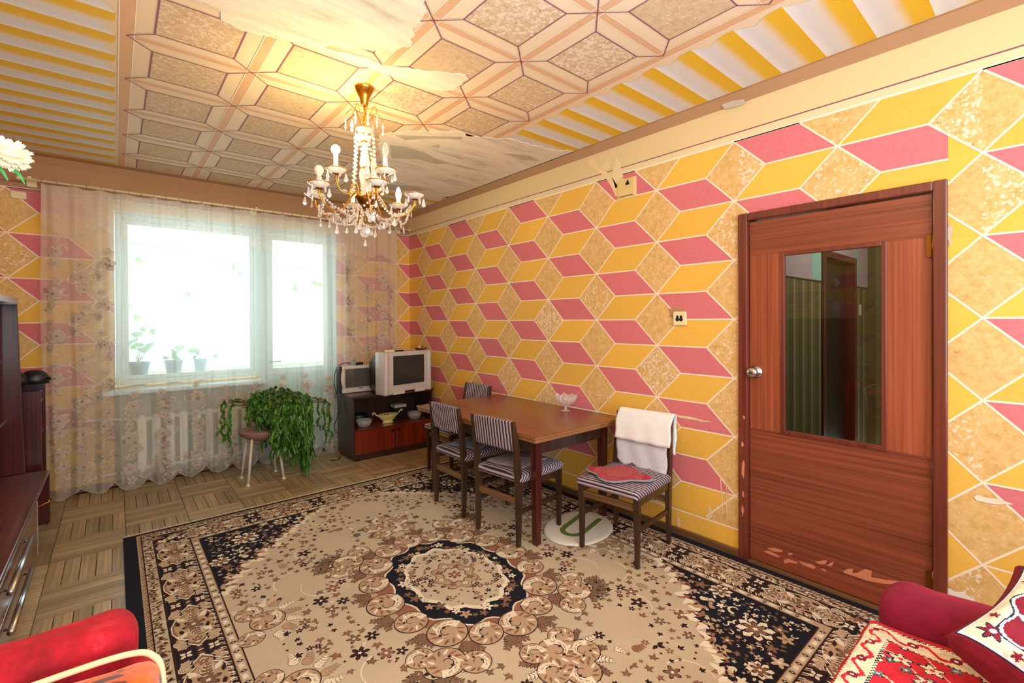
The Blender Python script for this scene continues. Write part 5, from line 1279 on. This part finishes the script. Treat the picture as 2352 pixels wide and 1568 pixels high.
for i in range(6): q.box(-.74, BX-.02-.01*r.random(), BY0+.03+.004*i, BY1-.04+.004*r.random(), .870+.008*i, .8765+.008*i, 'paper')
tag(q.build('paper_pile', rot=(0, 0, 0)), 'white papers lying in the small dark bookcase', 'papers')
q = MB(); q.box(-.60, BX-.03, BY0+.04, BY0+.16, .9185, .934, 'blue'); q.tube([(-.45, BY0+.05, .93), (-.42, BY0+.10, .94)], .007, 'blue'); tag(q.build('blue_folder', bevel=.003), 'bright blue folder on the papers in the bookcase', 'folder')
ca = thing('black_cap', 'black soft cap lying on top of the bookcase beside the curtain', 'cap', (0, 0, 0))
q = MB()
def dome(cx, cy, rx, ry, h, z0): 
    q.grid(lambda u, v: (cx+rx*sin(u*pi/2*1.0)*cos(v*2*pi), cy+ry*sin(u*pi/2)*sin(v*2*pi), z0+h*cos(u*pi/2)**.7 if u < .999 else z0), 8, 20, 'black')
dome(-.468, 5.05, .085, .06, .105, .987); dome(-.575, 5.03, .10, .07, .095, .987); q.build('crown', ca, solid=.003)
q = MB(); q.grid(lambda u, v: (-.425+.06*cos(pi*v)*u, 5.05-.02+.055*sin(pi*v)*u-.01, .99+.045*sin(u*2.6)), 6, 12, 'black'); q.build('visor', ca, solid=.003)

# ---------------------------------------------------------------- armchair at the lower left
ac = thing('armchair', 'crimson velvet covered armchair at the lower left of the room', 'armchair', (-.30, 1.08, 0))
def puff(x0, x1, y0, y1, z0, z1, r, m, seed=0, amp=.008):
    def fn(v): return (v.x+amp*sin(v.y*19+v.z*11+seed), v.y+amp*sin(v.x*17+v.z*13+seed), v.z+amp*sin(v.x*15+v.y*21+seed))
    return rbox(x0, x1, y0, y1, z0, z1, r, m, fn, 8)
o = puff(-.42, .33, .26, .40, .10, .775, .045, 'red_velvet'); o.build('back_cushion', ac, label='crimson velvet back cover')
puff(-.40, .31, -.30, .26, .10, .42, .04, 'red_velvet', 1).build('seat', ac)
puff(-.50, -.40, -.32, .38, .10, .56, .04, 'red_velvet', 2).build('arm', ac)
puff(.315, .372, .10, .36, .10, .66, .024, 'red_velvet', 3, .004).build('arm', ac)
for x in (-.45, .32):
    for y in (-.26, .32): bx('leg', x-.02, x+.02, y-.02, y+.02, .012, .11, 'wood_dark', ac)
cu = thing('orange_cushion', 'orange and brown tiger print cushion with cream edge in the armchair', 'cushion', (-.30, 1.20, 0))
puff(-.36, .372, -.04, .105, .43, .735, .05, 'tiger', 4, .010).build('cover', cu)
q = MB(); q.tube(smooth([(-.34, .100, .722), (-.1, .100, .740), (.15, .100, .740), (.31, .098, .736), (.362, .085, .715), (.375, .07, .66), (.375, .06, .5)]), .0065, 'cream_cloth', 8); q.build('piping', cu)

# ---------------------------------------------------------------- sofa at the lower right
so = thing('sofa', 'maroon plush sofa arm and seat at the lower right corner', 'sofa')
puff(1.80, 1.985, -.55, .375, .12, .606, .06, 'maroon', 1, .006).build('arm', so)
puff(.55, 1.795, -.50, .365, .12, .487, .04, 'maroon', 2, .004).build('seat', so)
puff(.55, 1.985, -.75, -.50, .12, .85, .06, 'maroon', 3, .006).build('back', so)
for x in (.65, 1.86):
    for y in (-.65, .28): bx('leg', x-.025, x+.025, y-.025, y+.025, .012, .13, 'wood_dark', so)
PC = dict(red=(206, 30, 50), cream=(240, 222, 190), maroon=(130, 14, 40), navy=(32, 36, 56), white=(240, 240, 250), gold=(238, 186, 92), teal=(98, 128, 130), dred=(150, 20, 34))
for k_, c_ in PC.items(): M['p_'+k_] = velvet('plush_'+k_, tuple(int(x*.82) for x in c_), c_, tuple(min(255, int(x*1.08)) for x in c_), 30)
def nearf(x, y, pts, R, n=5, ph=0):
    for i, (a, c) in enumerate(pts):
        dx, dy = x-a, y-c; d_ = math.hypot(dx, dy)
        if d_ < R*1.35:
            th = atan2(dy, dx); k_ = R*(.72+.28*cos(n*th+i)); 
            if d_ < R*.25: return 2
            if d_ < k_: return 1
            if d_ < k_+R*.2: return 3
    return 0
br_ = random.Random(31); BLF = [(br_.uniform(.04, .90), br_.uniform(.04, .80)) for _ in range(60)]; BLS = [(br_.uniform(.04, .90), br_.uniform(.04, .80)) for _ in range(110)]
def blanket_col(u, v):     # u along sofa (x), v depth (y), metres from front right corner
    d_ = min(u, v)
    if d_ < .018: return 'p_red'
    if d_ < .024 or .082 < d_ < .088: return 'p_navy' if int((u+v)/.006) % 2 else 'p_cream'
    if d_ < .082:
        s_ = (u if v < u else v); k = (s_ % .09)/.09; w = .053+.016*sin(2*pi*k)
        if math.hypot((k-.5)*.09, d_-.053) < .013: return 'p_white' if math.hypot((k-.5)*.09, d_-.053) < .004 else 'p_maroon'
        if abs(d_-w) < .006: return 'p_red'
        return 'p_cream'
    r1 = nearf(u, v, BLF, .026, 5)
    if r1: return ('', 'p_cream', 'p_red', 'p_navy')[r1]
    r2 = nearf(u, v, BLS, .013, 4)
    if r2: return ('', 'p_teal', 'p_cream', 'p_navy')[r2]
    # curling stems
    if abs(sin(u*28+2.2*sin(v*17)))< .07: return 'p_cream'
    return 'p_red'
bl = MB()
def blk(u, v):   # u 0..1 along -x from arm, v 0..1 from hanging hem up and over the front edge to the back
    X = 1.785-u*.95; s_ = v*.95
    drop = .20
    if s_ < drop: y, z = .385+.004*sin(X*30), .300+s_
    elif s_ < drop+.05: t = (s_-drop)/.05; y, z = .385-.025*(1-cos(t*pi/2)), .500+.010*sin(t*pi/2)
    else: y, z = .36-(s_-drop-.05), .512+.004*sin(X*21+y_(s_)*18)
    return (X, y, z)
def y_(s_): return s_
bl.grid(blk, 230, 230, 'p_red', True, lambda u, v: blanket_col(u*.95, max(.0, v*.95-.20) if v*.95 > .2 else .95-v*.95) if v*.95 >= .20 else blanket_col(u*.95, .20-v*.95+.30))
tag(bl.build('blanket', solid=.008), 'red oriental patterned plush blanket spread over the sofa seat', 'blanket')
# large patterned cushion leaning against the arm
cw = MB(); CWX, CWY = .185, .185
def cush(u, v, sgn):
    a, c = 2*u-1, 2*v-1; th = sqrt(max(0, (1-a**4)*(1-c**4))); k = 1-.07*(1-a*a)*0-.10*(1-abs(a)**2)*(abs(c)**3)-.0
    kx = 1-.12*(1-c*c)*abs(a)**3; ky = 1-.12*(1-a*a)*abs(c)**3
    return (a*CWX*kx, c*CWY*ky, sgn*.085*th**.7)
def cush_col(u, v):
    a, c = (2*u-1), (2*v-1); r_ = math.hypot(a, c); t = atan2(c, a)
    ed_ = max(abs(a), abs(c))
    if ed_ > .965: return 'p_maroon'
    if ed_ > .945: return 'p_navy'
    if ed_ > .915: return 'p_white'
    R1 = .78+.12*abs(sin(2*t))**2+.07*cos(8*t); 
    if r_ > R1+.035:
        q_ = nearf(a, c, [(.74, .74), (-.74, .74), (.74, -.74), (-.74, -.74)], .12, 6)
        if q_: return ('', 'p_maroon', 'p_white', 'p_navy')[q_]
        q_ = nearf(a, c, [(.86, .45), (-.86, .45), (.86, -.45), (-.86, -.45), (.45, .86), (-.45, .86), (.45, -.86), (-.45, -.86)], .05, 5)
        if q_: return 'p_maroon'
        return 'p_cream'
    if r_ > R1+.012: return 'p_navy'
    if r_ > R1-.025: return 'p_white'
    R2 = .50+.13*abs(cos(4*t)); 
    if r_ > R2:
        if r_ < R2+.03: return 'p_white'
        q_ = nearf(a, c, [(.70*cos(pi/8+k*pi/4), .70*sin(pi/8+k*pi/4)) for k in range(8)], .07, 3, 0)
        if q_: return ('', 'p_white', 'p_white', 'p_navy')[q_]
        q_ = nearf(a, c, [(.60*cos(pi/8+k*pi/4), .60*sin(pi/8+k*pi/4)) for k in range(8)], .06, 2, 0)
        if q_: return 'p_gold'
        return 'p_maroon'
    if r_ > R2-.035: return 'p_navy'
    R3 = .22+.10*abs(cos(4*t))+.05*cos(17*t)
    if r_ > R3: return 'p_gold'
    if r_ > R3*.55: return 'p_dred'
    return 'p_navy'
cw.grid(lambda u, v: cush(u, v, 1), 150, 150, 'p_cream', True, cush_col)
cw.grid(lambda u, v: cush(u, 1-v, -1), 30, 30, 'p_maroon', True)
cwo = cw.build('patterned_cushion'); tag(cwo, 'cream, maroon and gold plush cushion leaning on the sofa arm', 'cushion')
u_ = Vector((.924, -.282, .257)).normalized(); v_ = Vector((.10, -.935, -.36)); v_ = (v_-u_*v_.dot(u_)).normalized(); n_ = u_.cross(v_)
if n_.z < 0: v_ = -v_; n_ = -n_
cwo.location = Vector((1.50, .196, .651))+u_*.185+Vector((.10, -.935, -.36)).normalized()*.185
Rz = Matrix(((u_.x, v_.x, n_.x), (u_.y, v_.y, n_.y), (u_.z, v_.z, n_.z))); cwo.rotation_euler = Rz.to_euler()

# ---------------------------------------------------------------- flowers on the unseen near cabinet, leaning into view
nc = thing('side_cabinet', 'tall dark cabinet by the left wall holding a flower vase', 'cabinet', (0, 0, 0))
bx('body', X0+.004, -.50, 1.55, 2.25, .001, 1.45, 'wood_mahog', nc, .004); bx('door', -.50, -.482, 1.56, 2.24, .03, 1.43, 'wood_mahog', nc, .003)
va = thing('flower_vase', 'glass vase of artificial white flowers on the tall cabinet', 'vase', (-.62, 1.72, 1.451))
q = MB(); q.lathe([(.04, 0), (.055, .02), (.05, .14), (.065, .22), (.060, .22), (.045, .14), (.048, .025), (.001, .015)], 'crystalbowl'); q.build('vase_body', va)
fl = thing('white_flower', 'large creamy white chrysanthemum on a green stem by the left ceiling edge', 'flower', (-.186, 1.60, 1.447+.398)); fl.scale = (.66, .66, .66)
q = MB(); q.tube(smooth([(-.44, .12, -.37), (-.40, .11, -.16), (-.25, .06, -.02), (-.10, .02, -.06), (-.02, 0, -.02)]), .004, 'flower_green', 8); q.build('stem', fl)
FR = random.Random(12); q = MB()
q.lathe([(0, -.02), (.02, -.012), (.028, 0), (.02, .02), (0, .03)], 'flower_white', n=10)
for ringi, (n, R, el) in enumerate(((22, .064, -.5), (20, .064, -.15), (18, .062, .2), (14, .056, .55), (10, .046, .9), (7, .036, 1.2))):
    for j in range(n):
        a = 2*pi*(j+.5*(ringi % 2))/n+FR.uniform(-.1, .1); d_ = Vector((cos(a)*cos(el), sin(a)*cos(el), sin(el))); s_ = d_.cross(Vector((0, 0, 1))).normalized(); w = R*.17; n_2 = s_.cross(d_)
        RR = R*FR.uniform(.9, 1.08); p0 = d_*.01
        q.poly([p0, d_*RR*.5+s_*w-n_2*.003, d_*RR*.9+s_*w*.8, d_*RR*1.03+s_*w*.35, d_*RR*.93, d_*RR*1.03-s_*w*.35, d_*RR*.9-s_*w*.8, d_*RR*.5-s_*w-n_2*.003], 'flower_white')
hd_ = q.build('petals', fl, rot=(radians(50), radians(25), 0))
q = MB()
for (a, x, z) in ((-.6, -.03, -.05), (.5, .01, -.055), (1.4, -.06, -.05)):
    P = smooth([(x, 0, z), (x+.02*cos(a), -.01, z-.02), (x+.035*cos(a), -.01, z-.05)], 4); 
    for i in range(len(P)-1): q.poly([P[i]+Vector((-.008*(1-i/9), 0, 0)), P[i+1]+Vector((-.008*(1-i/9), 0, 0)), P[i+1]+Vector((.008*(1-i/9), 0, .002)), P[i]+Vector((.008*(1-i/9), 0, .002))], 'flower_green')
q.build('leaves', fl)

# ---------------------------------------------------------------- chandelier
CHX, CHY = 1.113, 2.618
chd = thing('chandelier', 'brass and crystal chandelier with candle bulbs hanging from the painted ceiling', 'chandelier', (CHX, CHY, 0))
q = MB(); q.lathe([(.001, 2.695), (.016, 2.694), (.020, 2.70), (.026, 2.73), (.040, 2.765), (.044, 2.768), (.050, 2.785), (.056, 2.792), (.056, 2.799)], 'brass', n=28); q.build('canopy', chd)
q = MB(); q.tube([(0, 0, 2.55), (0, 0, 2.70)], .0055, 'brass', 10); q.build('rod', chd)
q = MB(); q.lathe([(.001, 2.535), (.014, 2.532), (.045, 2.548), (.052, 2.556), (.048, 2.554), (.012, 2.545), (.001, 2.548)], 'crystal', n=20); q.build('top_dish', chd)
q = MB()
for z in (2.528, 2.484, 2.33): q.lathe([(.001, z-.005), (.022, z-.004), (.026, z), (.022, z+.004), (.001, z+.005)], 'brass', n=18)
q.build('collar', chd)
q = MB(); q.lathe([(.001, 2.487), (.022, 2.49), (.032, 2.505), (.030, 2.518), (.018, 2.525), (.001, 2.526)], 'porcelain', n=16); q.build('ball', chd)
q = MB(); q.lathe([(.001, 2.335), (.024, 2.337), (.030, 2.36), (.016, 2.44), (.014, 2.47), (.018, 2.478), (.001, 2.48)], 'porcelain', n=10, smooth=False); q.build('column', chd)
q = MB(); q.lathe([(.001, 2.165), (.016, 2.168), (.022, 2.22), (.034, 2.29), (.030, 2.315), (.026, 2.325), (.001, 2.326)], 'crystal', n=10, smooth=False); q.build('column', chd)
q = MB(); q.lathe([(.001, 2.095), (.012, 2.097), (.022, 2.105), (.024, 2.115), (.040, 2.125), (.052, 2.150), (.056, 2.165), (.050, 2.165), (.001, 2.16)], 'brass_dark', n=24); q.build('bowl', chd)
def rot(a): return cos(a), sin(a)
va_ = atan2(CHY, CHX)-pi/2    # lateral direction seen from the photographer's side
def dirv(deg): a = radians(deg)+va_; return cos(a), sin(a)
def crystal_mesh(L, w):
    q = MB(); N = 6; prof = [(0.0005, 0), (w*.35, -L*.12), (w*.55, -L*.40), (w, -L*.72), (w*.6, -L*.92), (.0005, -L)]
    q.lathe(prof, 'crystal', n=N, smooth=False, sy=.5); return q
def bead_mesh(r):
    q = MB(); q.lathe([(.0004, -r), (r*.8, -r*.5), (r, 0), (r*.8, r*.5), (.0004, r)], 'crystal', n=6, smooth=False); return q
cr = crystal_mesh(.052, .0135).build('crystal_drop', chd); cs_ = crystal_mesh(.040, .0105).build('crystal_drop', chd); ncr = [0]
cr_list = []
def drop(x, y, z, small=False, a=0):
    src = cs_ if small else cr
    if ncr[0] == 0 and not small: o = src; ncr[0] = 1
    elif ncr[0] == 1 and small: o = src; ncr[0] = 2
    else: o = src.copy(); C.objects.link(o); o.parent = chd
    o.location = (x, y, z-.012); o.rotation_euler = (0, 0, a)
    lk.tube([(x, y, z), (x, y, z-.013)], .0008, 'brass', 4)
lk = MB(); bd0 = bead_mesh(.0068)
def chain(pts, name='bead_chain', r=.0075, step=.0155):
    q = MB(); P = smooth(pts, 10); acc = 0; last = P[0]
    for i in range(1, len(P)):
        acc += (P[i]-last).length; last = P[i]
        if acc >= step: acc = 0; rr_ = r; q.lathe([(.0004, -rr_), (rr_*.8, -rr_*.5), (rr_, 0), (rr_*.8, rr_*.5), (.0004, rr_)], 'crystal', tuple(P[i]), n=6, smooth=False)
    q.tube([tuple(p) for p in P[::3]]+[tuple(P[-1])], .0007, 'brass', 3); q.build(name, chd)
def sag(a, b, s_, n=5):
    a, b = Vector(a), Vector(b); return [tuple(a.lerp(b, i/n)-Vector((0, 0, s_*4*(i/n)*(1-i/n)))) for i in range(n+1)]
lower = []
lp_col = (1.0, .70, .30)
def arm(deg, R, zc, lit, bulb, cand):
    dx, dy = dirv(deg); q = MB(); low = zc-.115
    P = smooth([(dx*.03, dy*.03, 2.14), (dx*.05, dy*.05, 2.19 if zc < 2.22 else 2.24), (dx*.085, dy*.085, 2.16 if zc < 2.22 else 2.2), (dx*R*.55, dy*R*.55, low), (dx*R*.82, dy*R*.82, low+.01), (dx*R*.98, dy*R*.98, zc-.055), (dx*R, dy*R, zc-.014)], 6)
    q.tube(P, .0048, 'brass', 8); ao = q.build('arm', chd)
    q = MB(); q.lathe([(.001, -.016), (.014, -.015), (.030, -.010), (.052, .004), (.057, .012), (.052, .010), (.03, -.003), (.001, -.006)], 'porcelain', (dx*R, dy*R, zc), 20); q.build('drip_cup', ao)
    q = MB(); q.tube([(dx*R+.0565*cos(t*pi/12), dy*R+.0565*sin(t*pi/12), zc+.012) for t in range(25)], .0030, 'brass', 6); q.lathe([(.001, -.022), (.016, -.02), (.019, -.014), (.001, -.013)], 'brass_dark', (dx*R, dy*R, zc), 12); q.build('cup_rim', ao)
    h = cand; q = MB(); q.tube([(dx*R, dy*R, zc-.004), (dx*R, dy*R, zc+h)], .0135, 'candle', 14); q.build('candle_sleeve', ao)
    if bulb:
        q = MB()
        if bulb == 'round': q.lathe([(.010, 0), (.013, .012), (.022, .024), (.025, .036), (.021, .050), (.011, .059), (.001, .062)], 'bulb_on' if lit else 'bulb_off', (dx*R, dy*R, zc+h), 18)
        else: q.lathe([(.010, 0), (.0165, .018), (.018, .034), (.013, .060), (.005, .076), (.001, .080)], 'bulb_on' if lit else 'crystalbowl', (dx*R, dy*R, zc+h), 16)
        q.build('bulb', ao)
        if lit:
            l = bpy.data.lights.new('bulb_light', 'POINT'); l.energy = 12 if bulb == 'round' else 6; l.color = lp_col; l.shadow_soft_size = .03
            o = bpy.data.objects.new('bulb_light', l); C.objects.link(o); o.location = (CHX+dx*(R), CHY+dy*(R), zc+h+.085)
    for k in range(5):
        a = 2*pi*k/5+radians(deg); drop(dx*R+.054*cos(a), dy*R+.054*sin(a), zc+.006, k % 2 == 1, a)
    q = MB(); q.lathe([(.001, -.006), (.016, -.004), (.020, 0), (.014, .006), (.001, .007)], 'crystal', (dx*R*.72, dy*R*.72, low+.012), 8, smooth=False); q.build('rosette', ao)
    return (dx*R, dy*R, zc)
ring_ = [arm(d_, .285, 2.17, lit, bulb, cand) for d_, lit, bulb, cand in ((-78, 0, None, .035), (-15, 0, None, .028), (45, 1, 'tall', .045), (105, 0, 'round', .05), (165, 0, None, .03), (215, 0, 'round', .045))]
upr = [arm(d_, .165, 2.285, lit, bulb, .085) for d_, lit, bulb in ((-48, 0, 'tall'), (72, 0, 'tall'), (200, 1, 'round'))]
for i in range(6):
    a, b2 = ring_[i], ring_[(i+1) % 6]
    chain(sag((a[0]*.93, a[1]*.93, 2.12), (b2[0]*.93, b2[1]*.93, 2.12), .085)); chain(sag((a[0]*.6, a[1]*.6, 2.07), (b2[0]*.6, b2[1]*.6, 2.07), .05))
    chain(sag((a[0]*.72, a[1]*.72, 2.06), (a[0]*.12, a[1]*.12, 2.10), .07)); chain([(a[0]*.12+.03*cos(i), a[1]*.12, 2.53), (a[0]*.19, a[1]*.19, 2.42), (a[0]*.22, a[1]*.22, 2.30), (a[0]*.26, a[1]*.26, 2.18)], r=.0105, step=.018)
    m_ = ((a[0]+b2[0])/2*.93, (a[1]+b2[1])/2*.93); drop(m_[0], m_[1], 2.035, False, i); drop(a[0]*.72, a[1]*.72, 2.05, False, i); drop(a[0]*.42, a[1]*.42, 2.06, False, i); drop((a[0]+b2[0])*.3, (a[1]+b2[1])*.3, 2.02, True, i); drop(a[0]*.93, a[1]*.93, 2.10, True, i); drop(a[0]*.25, a[1]*.25, 2.09, True, i)
for i in range(8):
    dx, dy = dirv(i*45+10); q = MB(); k_ = .085 if i % 2 else .105; zt_ = 2.67 if i % 2 else 2.655
    q.tube(smooth([(dx*.01, dy*.01, 2.55), (dx*.03, dy*.03, 2.61), (dx*.055, dy*.055, zt_), (dx*.075, dy*.075, zt_+.004), (dx*k_, dy*k_, zt_-.03)], 6), .0022, 'brass', 6); q.build('crown_wire', chd)
    drop(dx*k_, dy*k_, zt_-.03, i % 2 == 0, i); drop(dx*k_, dy*k_, zt_-.065, True, i); drop(dx*.05, dy*.05, 2.553, True, i)
q = MB(); q.lathe([(.001, -.034), (.014, -.03), (.028, -.012), (.030, 0), (.024, .018), (.010, .03), (.001, .033)], 'crystal', (0, 0, 1.965), 10, smooth=False); q.build('crystal_ball', chd)
drop(0, 0, 1.932, True); q = MB(); q.tube([(0, 0, 1.995), (0, 0, 2.10)], .002, 'brass', 5); q.build('hanger', chd); lk.build('links', chd, kind='stuff')
